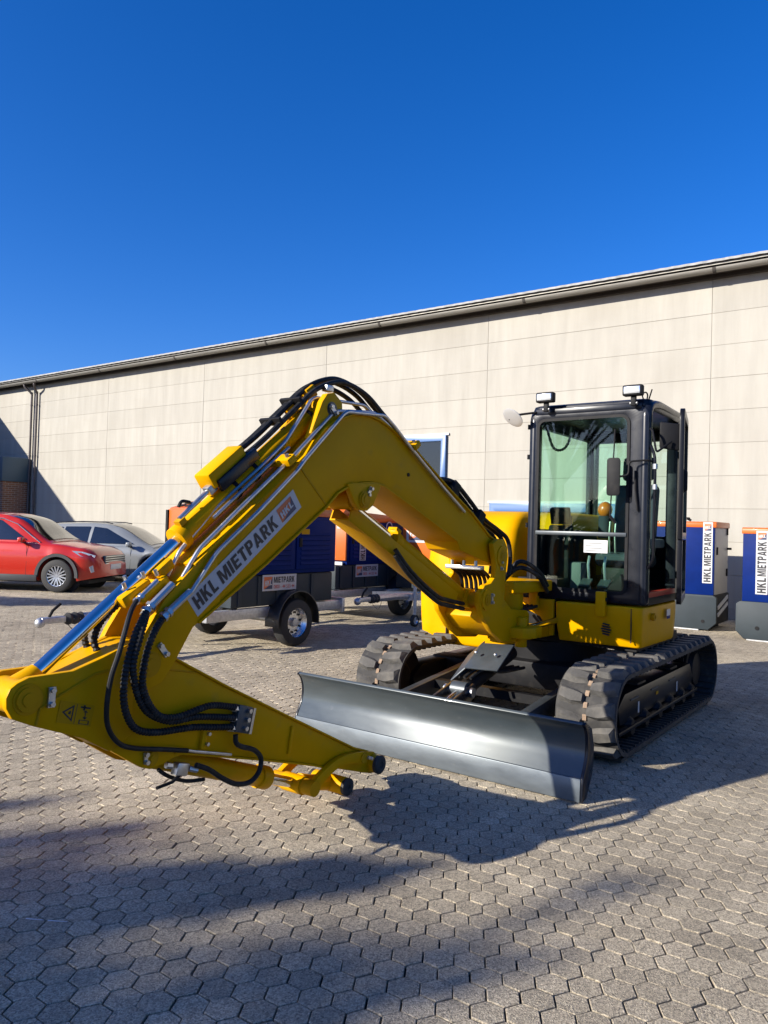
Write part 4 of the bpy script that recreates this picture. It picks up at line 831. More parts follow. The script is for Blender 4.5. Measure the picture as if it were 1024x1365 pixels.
# door, left ajar: hinged on the door post
hg = V(X1+.055, YR+.0, 0); dd = V(.215, -.975, 0).normalized(); dn = V(dd.y, -dd.x, 0)*-1
DL = .80
def dpt(u, z, w=0): return hg+dd*(u*DL)+dn*w+V(0, 0, z)
ol = rrect(0, 1.06, 1, 2.60, [.10, .05, .03, .03], 5); il = rrect(.07, 1.62, .93, 2.54, [.08, .04, .03, .03], 5); il2 = rrect(.07, 1.12, .93, 1.56, [.02, .02, .02, .02], 5)
def dframe(o2, i2, w0, w1):
    L = [[dpt(*p, w0) for p in o2], [dpt(*p, w1) for p in o2], [dpt(*p, w1) for p in i2], [dpt(*p, w0) for p in i2], [dpt(*p, w0) for p in o2]]
    return MB().loft(L, False)
ol_u = rrect(0, 1.565, 1, 2.60, [.10, .05, .005, .005], 5); ol_l = rrect(0, 1.06, 1, 1.56, [.005, .005, .03, .03], 5)
door = dframe(ol_u, il, -.018, .018).build('cab_door', 'black_gloss', EX, bevel=.004)
dframe(ol_l, il2, -.018, .018).build('lower_frame', 'black_gloss', door, bevel=.004)
MB().loft([[dpt(*p, -.003) for p in il], [dpt(*p, .003) for p in il]]).build('door_pane', 'side_glass', door)
MB().loft([[dpt(*p, -.003) for p in il2], [dpt(*p, .003) for p in il2]]).build('door_pane', 'side_glass', door)
MB().loft([[dpt(*p, .02) for p in rrect(.86, 1.93, .96, 2.12, .02)], [dpt(*p, .045) for p in rrect(.88, 1.95, .95, 2.10, .02)]]).build('door_handle', 'black', door, bevel=.004)
for z in (1.25, 2.30, 2.44):
    MB().obox(V(X1+.03, YR+.0, z), V(.035, 0, 0), V(0, .025, 0), V(0, 0, .03)).build('door_hinge', 'black', EX, bevel=.006)
# work lights, mirrors, handrail, wiper, antenna
for x in (-2.72, -1.98):
    l_ = MB().box((x-.078, 5.995, ZT+.026), (x+.078, 6.065, ZT+.112)).build('work_light', 'black', EX, bevel=.012)
    MB().box((x-.064, 5.988, ZT+.040), (x+.064, 5.999, ZT+.098)).build('lamp_lens', 'lamp_lens', l_, bevel=.006)
    MB().box((x-.02, 6.03, ZT-.05), (x+.02, 6.06, ZT+.036)).build('lamp_bracket', 'black', l_, bevel=.004)
    MB().cyl((x-.03, 6.045, ZT-.03), (x+.03, 6.045, ZT-.03), .012, n=8).build('lamp_bolt', 'zinc', l_)
MB().tube(rounded([(X0+.06, 6.10, 2.62), (X0-.05, 6.05, 2.605), (X0-.16, 6.02, 2.59), (X0-.15, 6.02, 2.56)], .02), .010, 8).build('mirror_arm', 'black', EX)
MB().lathe((X0-.11, 6.0, 2.575), (-.25, -.60, -.65), [(-.02, 0), (-.012, .07), (0, .098), (.006, .1), (.008, .094), (.012, .06), (.0135, 0)], 28).build('round_mirror', 'sign_white', EX)
m1 = MB().loft([[(p[0], 5.985, p[1]) for p in rrect(-2.165, 1.895, -2.055, 2.20, .025)], [(p[0], 6.02, p[1]) for p in rrect(-2.155, 1.905, -2.065, 2.19, .025)]]).build('side_mirror', 'black', EX, bevel=.006)
MB().tube(rounded([(-2.06, 6.0, 2.05), (-2.0, 6.02, 2.06), (-2.0, 6.03, 2.17), (-1.86, 6.07, 2.18), (-1.84, 6.10, 2.17)], .03), .008, 8).build('mirror_arm', 'black', m1)
m2_ = MB().obox((-1.735, 6.20, 2.375), V(.075, .03, -.01), V(-.004, .012, 0), V(0, 0, .105)).build('side_mirror', 'black', EX, bevel=.015)
MB().tube(rounded([(-1.86, 6.10, 2.43), (-1.835, 6.07, 2.41), (-1.80, 6.06, 2.235), (-1.72, 6.17, 2.33)], .03), .009, 8).build('mirror_arm', 'black', m2_)
hr = MB().tube(rounded([(-1.865, 6.13, 2.30), (-1.82, 6.09, 2.22), (-1.815, 6.09, 2.1), (-1.815, 6.09, 1.40), (-1.865, 6.13, 1.33)], .05), .0115, 10).build('hand_rail', 'black_gloss', EX)
for z in (2.13, 1.97): MB().cyl((-1.815, 6.09, z-.02), (-1.815, 6.09, z+.02), .02, n=10).build('rail_clamp', 'zinc', hr)
MB().tube([(-2.14, YF-.012, 2.44), (-2.15, YF-.02, 2.1), (-2.165, YF-.02, 1.72)], .006, 6).build('wiper_blade', 'black', EX); MB().tube([(-2.165, YF-.02, 1.74), (-2.12, YF-.012, 1.68)], .012, 6).build('wiper_arm', 'black', EX)
MB().tube([(-1.97, YF-.012, 2.10), (-1.965, YF-.02, 1.95), (-1.945, YF-.016, 1.78)], .010, 6).build('wiper_arm', 'black', EX)
MB().tube([(-1.90, 6.16, ZT), (-1.87, 6.15, ZT+.09)], .006, 6).build('antenna', 'black', EX)
MB().tube(crom([(-1.93, 6.15, ZT), (-1.945, 6.15, ZT+.045), (-1.925, 6.15, ZT+.07), (-1.905, 6.15, ZT+.05), (-1.91, 6.15, ZT)], 4), .006, 6).build('lifting_loop', 'black', EX)
for z in (2.50, 2.24, 1.65): MB().cyl((X0-.012, 6.12, z-.02), (X0-.012, 6.12, z+.02), .013, n=8).build('frame_bolt', 'black', EX)
# interior
st = MB().box((-2.50, 6.62, 1.30), (-2.06, 7.05, 1.43)).build('seat', 'seat', EX, bevel=.05, seg=3)
MB().prism([(6.98, 1.42), (7.10, 1.42), (7.20, 2.02), (7.12, 2.06), (7.07, 2.02)], 'x', -2.47, -2.09).build('seat_back', 'seat', st, bevel=.04, seg=3)
MB().obox((-2.28, 7.15, 2.20), V(.14, 0, 0), V(0, .05, 0), V(0, .012, .11)).build('headrest', 'seat', st, bevel=.035, seg=3)
MB().box((-2.44, 6.65, 1.095), (-2.10, 7.0, 1.30)).build('seat_base', 'black', st, bevel=.02)
cs = MB().prism([(6.50, 1.10), (6.50, 1.52), (6.58, 1.62), (6.95, 1.60), (6.95, 1.10)], 'x', -2.80, -2.58).build('side_console', 'black', EX, bevel=.03)
for x in (-2.69, -2.02):
    MB().tube([(x, 6.58, 1.55), (x, 6.55, 1.68), (x, 6.53, 1.74)], [.025, .016, .026], 10).build('joystick', 'black', EX)
MB().box((-2.08, 6.55, 1.48), (-1.97, 6.95, 1.56)).build('arm_console', 'seat_grey', EX, bevel=.02)
MB().prism([(6.36, 1.09), (6.36, 1.50), (6.42, 1.66), (6.47, 1.66), (6.50, 1.09)], 'x', -2.84, -2.62).build('monitor_column', 'black', EX, bevel=.02)
MB().obox((-2.72, 6.40, 1.74), V(.09, 0, 0), V(0, .025, .01), V(0, -.02, .07)).build('monitor', 'black', EX, bevel=.012)
for x in (-2.42, -2.28): MB().tube([(x, 6.35, 1.09), (x, 6.30, 1.33), (x, 6.33, 1.40)], .012, 8).build('travel_lever', 'zinc', EX)
for x in (-2.43, -2.27): MB().obox((x, 6.28, 1.17), V(.045, 0, 0), V(0, .05, .03), V(0, -.006, .01)).build('pedal', 'steel_grey', EX)
MB().obox((-2.07, 6.42, 1.72), V(.07, .01, 0), V(0, .015, 0), V(0, 0, .19)).build('control_panel', 'seat_grey', EX, bevel=.012)
MB().tube(crom([(-2.78, 6.20, 2.50), (-2.72, 6.20, 2.33), (-2.64, 6.20, 2.30), (-2.58, 6.20, 2.36), (-2.55, 6.20, 2.50)], 8), [.014 if k % 2 else .009 for k in range(33)], 8).build('coiled_cable', 'black', EX)
MB().ball((-2.58, 7.12, 1.82), .07, sc=(1, 1, 1.1)).build('beacon', 'lens_orange', EX)
MB().cyl((-2.58, 7.12, 1.55), (-2.58, 7.12, 1.76), .06).build('beacon_stand', 'seat', EX)
MB().box((-2.70, 6.40, 1.095), (-2.52, 6.55, 1.34)).build('canister', 'seat_grey', EX, bevel=.02)
for x in (-2.35, -2.30): MB().tube([(x, 6.62, 1.43), (x+.0, 6.6, 1.58), (x, 6.62, 1.70)], .008, 6).build('seat_belt_post', 'zinc', EX)
# ================================================================== GENERATORS
def wheel(parent, c, ax, r, w, m_rim='alloy', spokes=0, name='wheel'):
    c = Vector(c); ax = Vector(ax).normalized()
    ty = MB().lathe(c, ax, [(-w/2, r*.62), (-w/2, r*.86), (-w*.42, r*.96), (-w*.25, r), (w*.25, r), (w*.42, r*.96), (w/2, r*.86), (w/2, r*.62), (-w/2, r*.62)], 40, False).build(name, 'tyre', parent)
    h = MB().lathe(c, ax, [(-w*.3, 0), (-w*.3, r*.64), (w*.40, r*.66), (w*.44, r*.63), (w*.36, r*.58), (w*.12, r*.54), (w*.05, r*.5), (w*.05, 0)], 36).build('rim', 'car_black' if spokes else m_rim, ty)
    a = ax.orthogonal().normalized(); b = ax.cross(a)
    if spokes:
        sp = MB()
        for k in range(spokes):
            for dv_ in (-.13, .13):
                t0 = 2*math.pi*k/spokes; t1 = t0+dv_*1.6; p = c+ax*w*.36+(a*math.cos(t0)+b*math.sin(t0))*r*.10; q = c+ax*w*.40+(a*math.cos(t1)+b*math.sin(t1))*r*.60
                d_ = (q-p).normalized(); sp.obox((p+q)/2, d_*(q-p).length/2, ax.cross(d_)*r*.040, ax*w*.05)
        sp.lathe(c, ax, [(w*.25, 0), (w*.25, r*.14), (w*.42, r*.12), (w*.42, 0)], 16)
        sp.lathe(c, ax, [(w*.36, r*.585), (w*.42, r*.59), (w*.44, r*.64), (w*.38, r*.655), (w*.36, r*.585)], 36, False)
        sp.build('spokes', m_rim, ty)
    else:
        dk = MB()
        for k in range(10): t0 = 2*math.pi*k/10; dk.cyl(c+ax*w*.10+(a*math.cos(t0)+b*math.sin(t0))*r*.42, c+ax*w*.14+(a*math.cos(t0)+b*math.sin(t0))*r*.42, r*.05, n=8)
        dk.build('rim_holes', 'dark_void', ty)
        MB().lathe(c, ax, [(0, 0), (0, r*.2), (w*.3, r*.17), (w*.33, 0)], 16).build('hub', 'galv', ty)
    return ty
def sign(parent, o, ux, uy, words='HKL MIETPARK', phone=False, vertical=False):
    o, ux, uy = Vector(o), Vector(ux), Vector(uy)
    s = quad(parent, 'sign', 'sign_white', o, ux, uy, .004, .004)
    if vertical:                              # words run upwards along uy, logo at the top
        block('HKL', s, o+uy*.02+ux*.87, uy*.24, -ux*.74, .0055); block('MIETPARK', s, o+uy*.285+ux*.87, uy*.545, -ux*.74, .0055)
        logo(s, o+uy*.86+ux*.15, ux*.70, uy*.11, .0055)
    elif phone:
        logo(s, o+ux*.04+uy*.12, ux*.24, uy*.76, .0055)
        block('MIETPARK', s, o+ux*.32+uy*.48, ux*.62, uy*.38, .0055)
        lettering('0800 - 44 555 44', s, o+ux*.32+uy*.12, ux*.62, uy*.24, 'red_plastic', .0055, bold=.01)
    return s
def gen_trailer(loc, label, L, Wd, ztop, rear_x=.25, grille=True, vsign=False, axle=.48):
    """local: y runs from the front (towards -y) to the rear; axle near y = .8 L"""
    x0, y0, _ = loc; t = thing('generator_trailer', loc, label, 'generator', 'trailer generators of the rental yard')
    xa, xb, ya, yb = x0-Wd/2, x0+Wd/2, y0, y0+L
    body = MB().box((xa, ya, .95), (xb, yb, ztop-.11)).build('canopy', 'blue', t, bevel=.015)
    MB().prism([(ya, ztop-.11), (yb, ztop-.11), (yb, ztop-.02), (yb-.05, ztop), (ya+.35, ztop+.06), (ya+.0, ztop-.04)], 'x', xa-.004, xb+.004).build('canopy_top', 'orange', t, bevel=.012)
    if grille:
        gf = MB().box((xa+.0, ya-.03, .95), (xb, ya-.002, ztop-.06)).build('front_panel', 'orange', t, bevel=.008)
        for i in range(9):
            for j in range(2):
                x = xa+.12+i*(Wd-.24)/8; MB().obox((x, ya+.10+j*.13, ztop-.012+j*.038), V(.045, 0, 0), V(0, .045, .013), V(0, -.004, .012)).build('grille_slot', 'dark_void', gf)
        MB().box((xa-.02, ya-.05, .5), (xa+.02, ya-.0, ztop-.07)).build('corner_post', 'black', gf)
        sign(gf, (xa+.25, ya-.034, 1.05), (Wd*.55, 0, 0), (0, 0, .25), phone=True)
    # louvred doors on the near side
    for k in range(2):
        y = ya+.06+k*(L-.1)/2; dr = MB().box((xb+.001, y, 1.0), (xb+.018, y+(L-.16)/2, ztop-.16)).build('side_door', 'blue', t, bevel=.006)
        for j in range(7): MB().obox((xb+.02, y+(L-.16)/4, 1.08+j*.065), V(.006, 0, .004), V(0, (L-.16)/4-.08, 0), V(-.002, 0, .018)).build('louvre', 'blue', dr)
        MB().box((xb+.018, y+.04, 1.30), (xb+.03, y+.10, 1.42)).build('door_latch', 'black', dr, bevel=.004)
    quad(t, 'warning_label', 'yellow_worn', (xb+.028, ya+L*.55, 1.47), (0, .16, 0), (0, 0, .07), .002)
    lb = MB().box((xa+.03, ya-.25, .55), (xb-.03, yb-.02, .945)).build('fuel_tank_base', 'gen_grey', t, bevel=.02)
    for k in range(5): MB().box((xb-.034, ya-.15+k*L/5, .57), (xb-.012, ya-.09+k*L/5, .93)).build('base_rib', 'gen_grey', lb)
    sign(t, (xb-.006, ya+.25, .74), (0, .63, 0), (0, 0, .205), phone=True)
    # chassis
    for s in (xa+.08, xb-.10): MB().box((s-.04, ya-.6, .40), (s+.04, yb+rear_x, .53)).build('chassis_beam', 'galv', t, bevel=.006)
    MB().box((xa+.02, yb+rear_x-.06, .36), (xb-.02, yb+rear_x, .56)).build('rear_beam', 'galv', t, bevel=.006)
    for x in (xa+.12, xb-.12): MB().box((x-.05, yb+rear_x, .40), (x+.05, yb+rear_x+.02, .52)).build('tail_lamp', 'red_plastic', t, bevel=.006)
    MB().tube([(x0, ya-1.9, .50), (x0, ya-1.2, .50), (x0, ya-.55, .46)], .055, 8).build('drawbar', 'galv', t)
    for s in (-1, 1): MB().obox((x0+s*.34, ya-.62, .47), V(.30, -.02*s, 0)+V(0, .35*s, 0)*s, V(.02, .02, 0), V(0, 0, .05)).build('drawbar_leg', 'galv', t)
    MB().tube([(x0, ya-1.98, .50), (x0, ya-1.94, .50), (x0, ya-1.90, .50), (x0, ya-1.86, .50), (x0, ya-1.82, .50), (x0, ya-1.78, .50)], [.045, .07, .055, .07, .055, .07], 12).build('bellows', 'rubber_dark', t)
    cp = MB().obox((x0, ya-2.12, .50), V(.045, 0, 0), V(0, .14, 0), V(0, 0, .035)).build('coupling', 'galv', t, bevel=.015)
    MB().ball((x0, ya-2.26, .48), .055).build('coupling_head', 'galv', cp)
    MB().tube([(x0, ya-2.16, .53), (x0, ya-2.12, .60), (x0, ya-2.03, .67)], .016, 8).build('coupling_lever', 'black', cp)
    hose('breakaway_cable', [(x0+.05, ya-1.98, .46), (x0+.07, ya-1.90, .37), (x0+.06, ya-1.80, .35), (x0+.05, ya-1.72, .45)], .004, False, par=t)
    MB().cyl((x0+.12, ya-.9, .05), (x0+.12, ya-.9, .75), .03).build('jockey_tube', 'galv', t); wheel(t, (x0+.12, ya-.9, .10), (1, 0, 0), .10, .06, name='jockey_wheel')
    # axle, wheels, mudguards
    yw = ya+L*axle
    for s in (-1, 1):
        xw = x0+s*(Wd/2+.02); wheel(t, (xw, yw, .31), (s, 0, 0), .31, .19)
        arc = [(yw+.40*math.cos(a), .33+.40*math.sin(a)) for a in [R(-8+k*196/16) for k in range(17)]]; arc2 = [(yw+.385*math.cos(a), .33+.385*math.sin(a)) for a in [R(188-k*196/16) for k in range(17)]]
        MB().prism(arc+arc2, 'x', xw-.12, xw+.12).build('mudguard', 'car_black', t, bevel=.004)
    MB().cyl((xa, yw, .31), (xb, yw, .31), .035).build('axle', 'galv', t)
    if vsign: sign(t, (xb+.03, ya+.30, 1.02), (0, .17, 0), (0, 0, .70), vertical=True)
    return t
gen_trailer((-7.72, 6.75, 0), 'blue trailer generator with orange front grille, white phone sign and near black tyre', 1.68, 1.55, 1.82, .27)
def gen_b(loc, label, Wd, L, ztop, vs):
    t = gen_trailer(loc, label, L, Wd, ztop, .2, False, vs, .92); x0, y0, _ = loc
    f = MB().box((x0-Wd/2, y0-.04, 1.02), (x0+Wd/2, y0-.002, ztop-.02)).build('front_panel', 'orange', t, bevel=.01)
    MB().box((x0-Wd/2+.05, y0-.06, .56), (x0+Wd/2-.05, y0-.03, 1.0)).build('front_skirt', 'gen_white', t, bevel=.01)
    MB().prism([(y0-.06, ztop-.02), (y0+.5, ztop-.02), (y0+.42, ztop+.14), (y0+.1, ztop+.14)], 'x', x0-Wd/2+.1, x0+Wd/2-.1).build('exhaust_hood', 'orange', t, bevel=.015)
    return t, f
tb, fb = gen_b((-8.75, 9.98, 0), 'blue trailer generator with upright lettering strip behind the boom cylinder', 1.55, 1.7, 1.78, True)
sign(fb, (-8.16, 9.935, 1.55), (.15, 0, 0), (0, 0, .14))
quad(fb, 'emblem', 'red_plastic', (-8.6, 9.935, 1.4), (.2, 0, 0), (0, 0, .2), .002)
em = MB().lathe((-7.944, 11.12, 1.60), (1, 0, 0), [(0, .07), (0, .095), (.004, .095), (.004, .07), (0, .07)], 24, False).build('ring_emblem', 'sign_white', tb)
MB().box((-7.946, 10.98, 1.44), (-7.942, 11.26, 1.48)).build('emblem_bar', 'sign_white', tb)
tc_, fc = gen_b((-7.0, 11.3, 0), 'orange fronted trailer generator with wide white sign beside the excavator hood', 1.5, 1.7, 1.74, False)
sign(fc, (-7.66, 11.255, 1.34), (1.3, 0, 0), (0, 0, .34), phone=True)
def skid_gen(x0, x1, y0, y1, h, label):
    t = thing('skid_generator', ((x0+x1)/2, (y0+y1)/2, 0), label, 'generator', 'upright generators beside the warehouse')
    MB().box((x0+.02, y0+.02, .60), (x1-.02, y1-.02, h-.10)).build('canopy', 'gen_white', t, bevel=.012)
    MB().box((x0+.02, y0-.012, .60), (x1-.03, y0+.018, h-.10)).build('front_panel', 'blue', t, bevel=.006)
    MB().prism([(y0-.015, h-.10), (y1, h-.10), (y1, h-.02), (y1-.04, h), (y0+.02, h), (y0-.015, h-.02)], 'x', x0, x1-.0).build('top_cap', 'orange', t, bevel=.01)
    MB().prism([(x0-.06, .14), (x0+.06, .02), (x1-.10, .02), (x1+.03, .14), (x1+.03, .56), (x1-.03, .60), (x0, .60), (x0-.06, .56)], 'y', y0-.06, y0+.02).build('front_skirt', 'gen_grey', t, bevel=.008)
    MB().box((x0, y0+.02, .10), (x1, y1, .60)).build('skid_base', 'black', t, bevel=.01)
    for z in (.46, .34): MB().obox((x1+.012, (y0+y1)/2, z), V(.008, 0, 0), V(0, (y1-y0)*.36, .08), V(0, -.01, .03)).build('side_brace', 'sign_white', t)
    for z in (.9, 1.28, 1.62): MB().box((x1-.021, y1-.16 if z != 1.28 else y0+.10, z), (x1+.002, y1-.11 if z != 1.28 else y0+.15, z+.13)).build('door_hinge', 'black', t, bevel=.004)
    MB().box((x1-.02, y1-.12, 1.36), (x1+.05, y1-.06, 1.40)).build('door_handle', 'black', t, bevel=.006)
    MB().cyl((x0+.25, y0-.07, .20), (x0+.25, y0-.058, .20), .03).build('drain_plug', 'black', t); MB().cyl((x1-.18, y0-.07, .16), (x1-.18, y0-.058, .16), .028).build('drain_plug', 'black', t)
    ex = MB().tube(crom([(x0+(x1-x0)*.40, y0+.3, h+.0), (x0+(x1-x0)*.42, y0+.3, h+.05), (x0+(x1-x0)*.55, y0+.3, h+.06), (x0+(x1-x0)*.62, y0+.3, h+.02)], 4), .022, 8).build('lifting_eye', 'black', t)
    MB().box((x0+(x1-x0)*.38, y0+.25, h+.04), (x0+(x1-x0)*.60, y0+.35, h+.075)).build('exhaust_flap', 'black', t, bevel=.01)
    MB().box((x0+.1, y0-.05, 0), (x1-.25, y0+.4, .03)).build('pallet_board', 'galv', t)
    for x in (x0+.1, x1-.2): MB().box((x-.05, y0+.05, 0), (x+.05, y1-.05, .11)).build('skid_foot', 'black', t)
    return t
g1 = skid_gen(-4.35, -3.06, 13.75, 14.75, 1.84, 'blue upright generator with orange cap standing next to the excavator cab door')
sign(g1, (-3.27, 13.733, .80), (.155, 0, 0), (0, 0, 1.03), vertical=True)
g2 = skid_gen(-2.53, -1.25, 13.05, 14.1, 1.75, 'blue upright generator with orange cap, furthest from the excavator cab')
sign(g2, (-2.32, 13.033, .72), (.17, 0, 0), (0, 0, .98), vertical=True)
# ================================================================== CARS
def interp(tab, x):
    if x <= tab[0][0]: return tab[0][1]
    for (a, u), (b, v) in zip(tab, tab[1:]):
        if x <= b:
            s = (x-a)/(b-a); s = s*s*(3-2*s)*.5+s*.5; return u+(v-u)*s
    return tab[-1][1]
def make_car(name, loc, rz, label, paint, P):
    t = thing(name, loc, label, 'car'); t.rotation_euler = (0, 0, rz); OFF[t.name] = Vector()
    L = P['L']; xf, xr = L/2, -L/2; axf, axr, Rw = P['axf'], P['axr'], P['Rw']; Rar = Rw+.07
    zl = lambda x: P['sill']+(.10*max(0, (x-(xf-.5))/.5)+.12*max(0, ((xr+.5)-x)/.5))
    def low(x):
        z = zl(x)
        for xc in (axf, axr):
            if abs(x-xc) < Rar: z = max(z, Rw+math.sqrt(Rar**2-(x-xc)**2))
        return z
    hw = lambda x: interp(P['w'], x); zs_ = lambda x: interp(P['belt'], x)
    X = sorted(set([xr+L*k/46 for k in range(47)]+[c+Rar*math.sin(a) for c in (axf, axr) for a in [R(-90+k*15) for k in range(13)]]+[c+s*(Rar+.001) for c in (axf, axr) for s in (-1, 1)]))
    rings = []
    for x in X:
        w = hw(x); zt_ = zs_(x); lo = min(low(x), zt_-.12); zm = P['crease']; cr_ = P.get('crown', .05)
        h_ = zt_-lo
        half = [(0, lo), (w*.72, lo), (w*.97, lo), (w*1.0, lo+min(.05, .2*h_)), (w*1.005, max(lo+.06, min(zm-.06, zt_-.2))), (w, max(lo+.08, min(zm, zt_-.12))), (w*.975, zt_-.06), (w*.93, zt_-.012), (w*.84, zt_+.008), (w*.5, zt_+cr_*.75), (0, zt_+cr_)]
        rings.append([(x, -y, z) for y, z in half]+[(x, y, z) for y, z in half[-2:0:-1]])
    body = MB().loft(rings).build('body', paint, t, ang=38)
    zr = lambda x: interp(P['roof'], x); wb = lambda x: hw(x)*.925; wr = lambda x: interp(P['wr'], x)
    GX = [P['gx0']+(P['gx1']-P['gx0'])*k/40 for k in range(41)]; rings = []
    for x in GX:
        a, b = zs_(x)-.03, max(zr(x), zs_(x)-.01); u_ = [(wb(x), a), ((wb(x)*.45+wr(x)*.55), a+(b-a)*.55), (wr(x), b-.05*min(1, (b-a)/.3)), (wr(x)*.93, b), (wr(x)*.5, b+.03), (0, b+.04)]
        rings.append([(x, -y, z) for y, z in u_]+[(x, y, z) for y, z in u_[-2::-1]])
    gh = MB().loft(rings).build('greenhouse', paint, t, ang=38)
    def sidept(x, z, s, off=.008):
        a, b = zs_(x)-.03, max(zr(x), zs_(x)); u = (z-a)/max(.05, b-a); y = wb(x)+(wb(x)*.45+wr(x)*.55-wb(x))*u/.55 if u < .55 else (wb(x)*.45+wr(x)*.55)+(wr(x)-(wb(x)*.45+wr(x)*.55))*(u-.55)/.40
        return (x, s*(y+off), z)
    for s in (-1, 1):
        for poly in P['windows']:
            Q = [(p0[0]+(p1[0]-p0[0])*k/5, p0[1]+(p1[1]-p0[1])*k/5) for p0, p1 in zip(poly, poly[1:]+poly[:1]) for k in range(5)]
            mx0, mz0 = sum(q_[0] for q_ in Q)/len(Q), sum(q_[1] for q_ in Q)/len(Q)
            MB().loft([[sidept(mx0+(x-mx0)*r_, mz0+(z-mz0)*r_, s, .010) for x, z in Q] for r_ in (1, .75, .5, .25, .02)], False).build('side_window', 'car_glass', t)
        if P.get('trim'): MB().tube([sidept(x, z, s, .012) for x, z in P['trim']], .011, 6).build('window_trim', 'alloy', t)
        for poly in P['doors']: MB().tube([(x, s*(hw(x)*1.0+.001), z) for x, z in poly], .004, 4).build('door_gap', 'dark_void', t)
        for x, z in P['handles']: MB().obox((x, s*(hw(x)+.012), z), V(.10, 0, 0), V(0, .012, 0), V(0, 0, .014)).build('door_handle', paint, t, bevel=.008)
        mx_ = P['mirror']; mr_ = MB().obox((mx_, s*(hw(mx_)+.09), zs_(mx_)+.05), V(.055, 0, 0), V(0, .085, 0), V(0, 0, .055)).build('wing_mirror', paint, t, bevel=.03, seg=3)
        MB().obox((mx_, s*(hw(mx_)-.0), zs_(mx_)+.0), V(.035, 0, 0), V(0, .05, 0), V(0, 0, .025)).build('mirror_foot', 'car_black', mr_)
        for xc in (axf, axr):
            wheel(t, (xc, s*(hw(xc)-.115), Rw), (0, s, 0), Rw, .22, 'alloy', 8)
            n = 22; A_ = [R(-4+k*188/n) for k in range(n+1)]; rr = [[(xc+q*math.cos(a), s*(hw(xc)+o2), Rw+q*math.sin(a)) for q, o2 in ((Rar-.012, -.05), (Rar-.012, .010), (Rar+.055, .012), (Rar+.06, -.02))] for a in A_]
            if P['clad']: MB().loft(rr).build('arch_trim', 'cladding', t)
            MB().cyl((xc, s*(hw(xc)-.30), Rw+.02), (xc, s*(hw(xc)-.24), Rw+.02), Rar+.02, n=24).build('wheel_well', 'dark_void', t)
        if P['clad']:
            MB().box((axr+Rar, min(s*(hw(0)-.04), s*(hw(0)+.012)), P['sill']-.02), (axf-Rar, max(s*(hw(0)-.04), s*(hw(0)+.012)), P['sill']+.12)).build('sill_trim', 'cladding', t, bevel=.01)
        hl = P['lamp']; MB().loft([[(x+.004, s*(y+.004), z+.004) for x, y, z in hl], [(x-.05, s*(y-.05), z) for x, y, z in hl]]).build('headlight', 'lamp_lens', t)
        hi = [(hl[0][0]*.25+hl[k][0]*.75, hl[0][1]*.3+hl[k][1]*.7, hl[0][2]*.25+hl[k][2]*.75) for k in range(len(hl))]
        if P.get('fog'): MB().loft([[(x, s*y, z) for x, y, z in P['fog']], [(x-.05, s*(y-.04), z) for x, y, z in P['fog']]]).build('fog_lamp', 'lamp_lens', t)
        if P.get('rails'): MB().tube([(x, s*(wr(x)*.93), zr(x)+.045) for x in P['rails']], .014, 6).build('roof_rail', 'car_black', t)
    def top_patch(name, xs, k, m, off=.010):
        v = []; f = []; n = 9
        for x in xs:
            for j in range(n):
                y = k(x)*(-1+2*j/(n-1)); u = abs(y)/wr(x); z = zr(x)+.04-.01*min(1, u/.5)-(.03*max(0, (u-.5)/.43))+off
                v.append((x, y, z))
        for i in range(len(xs)-1):
            for j in range(n-1): f.append((i*n+j, i*n+j+1, (i+1)*n+j+1, (i+1)*n+j))
        MB().add(v, f).build(name, m, t)
    xs = [P['ws'][0]+(P['ws'][1]-P['ws'][0])*k/8 for k in range(9)]; top_patch('windscreen', xs, lambda x: wr(x)*.88, 'car_glass')
    # front: grille bars, plate, lower intake
    gy, gz0, gz1, gx = P['grille']
    gr = MB().box((gx-.06, -gy, gz0), (gx+.004, gy, gz1)).build('grille', 'car_black', t, bevel=.02)
    for k in range(5): z = gz0+(gz1-gz0)*(k+.5)/5; MB().box((gx, -gy*.96, z-.009), (gx+.014, gy*.96, z+.009)).build('grille_bar', 'alloy', gr, bevel=.004)
    MB().box((gx-.05, -gy*1.1, P['sill']+.10), (gx-.005, gy*1.1, gz0-.12)).build('lower_intake', 'car_black', t, bevel=.02)
    MB().box((gx+.005, -.26, gz0-.06), (gx+.025, .26, gz0+.055)).build('number_plate', 'plate', t, bevel=.004)
    MB().box((xr+.3, -hw(0)*.7, P['sill']-.06), (xf-.3, hw(0)*.7, P['sill']+.02)).build('underbody', 'dark_void', t)
    return t
L_ = 4.6
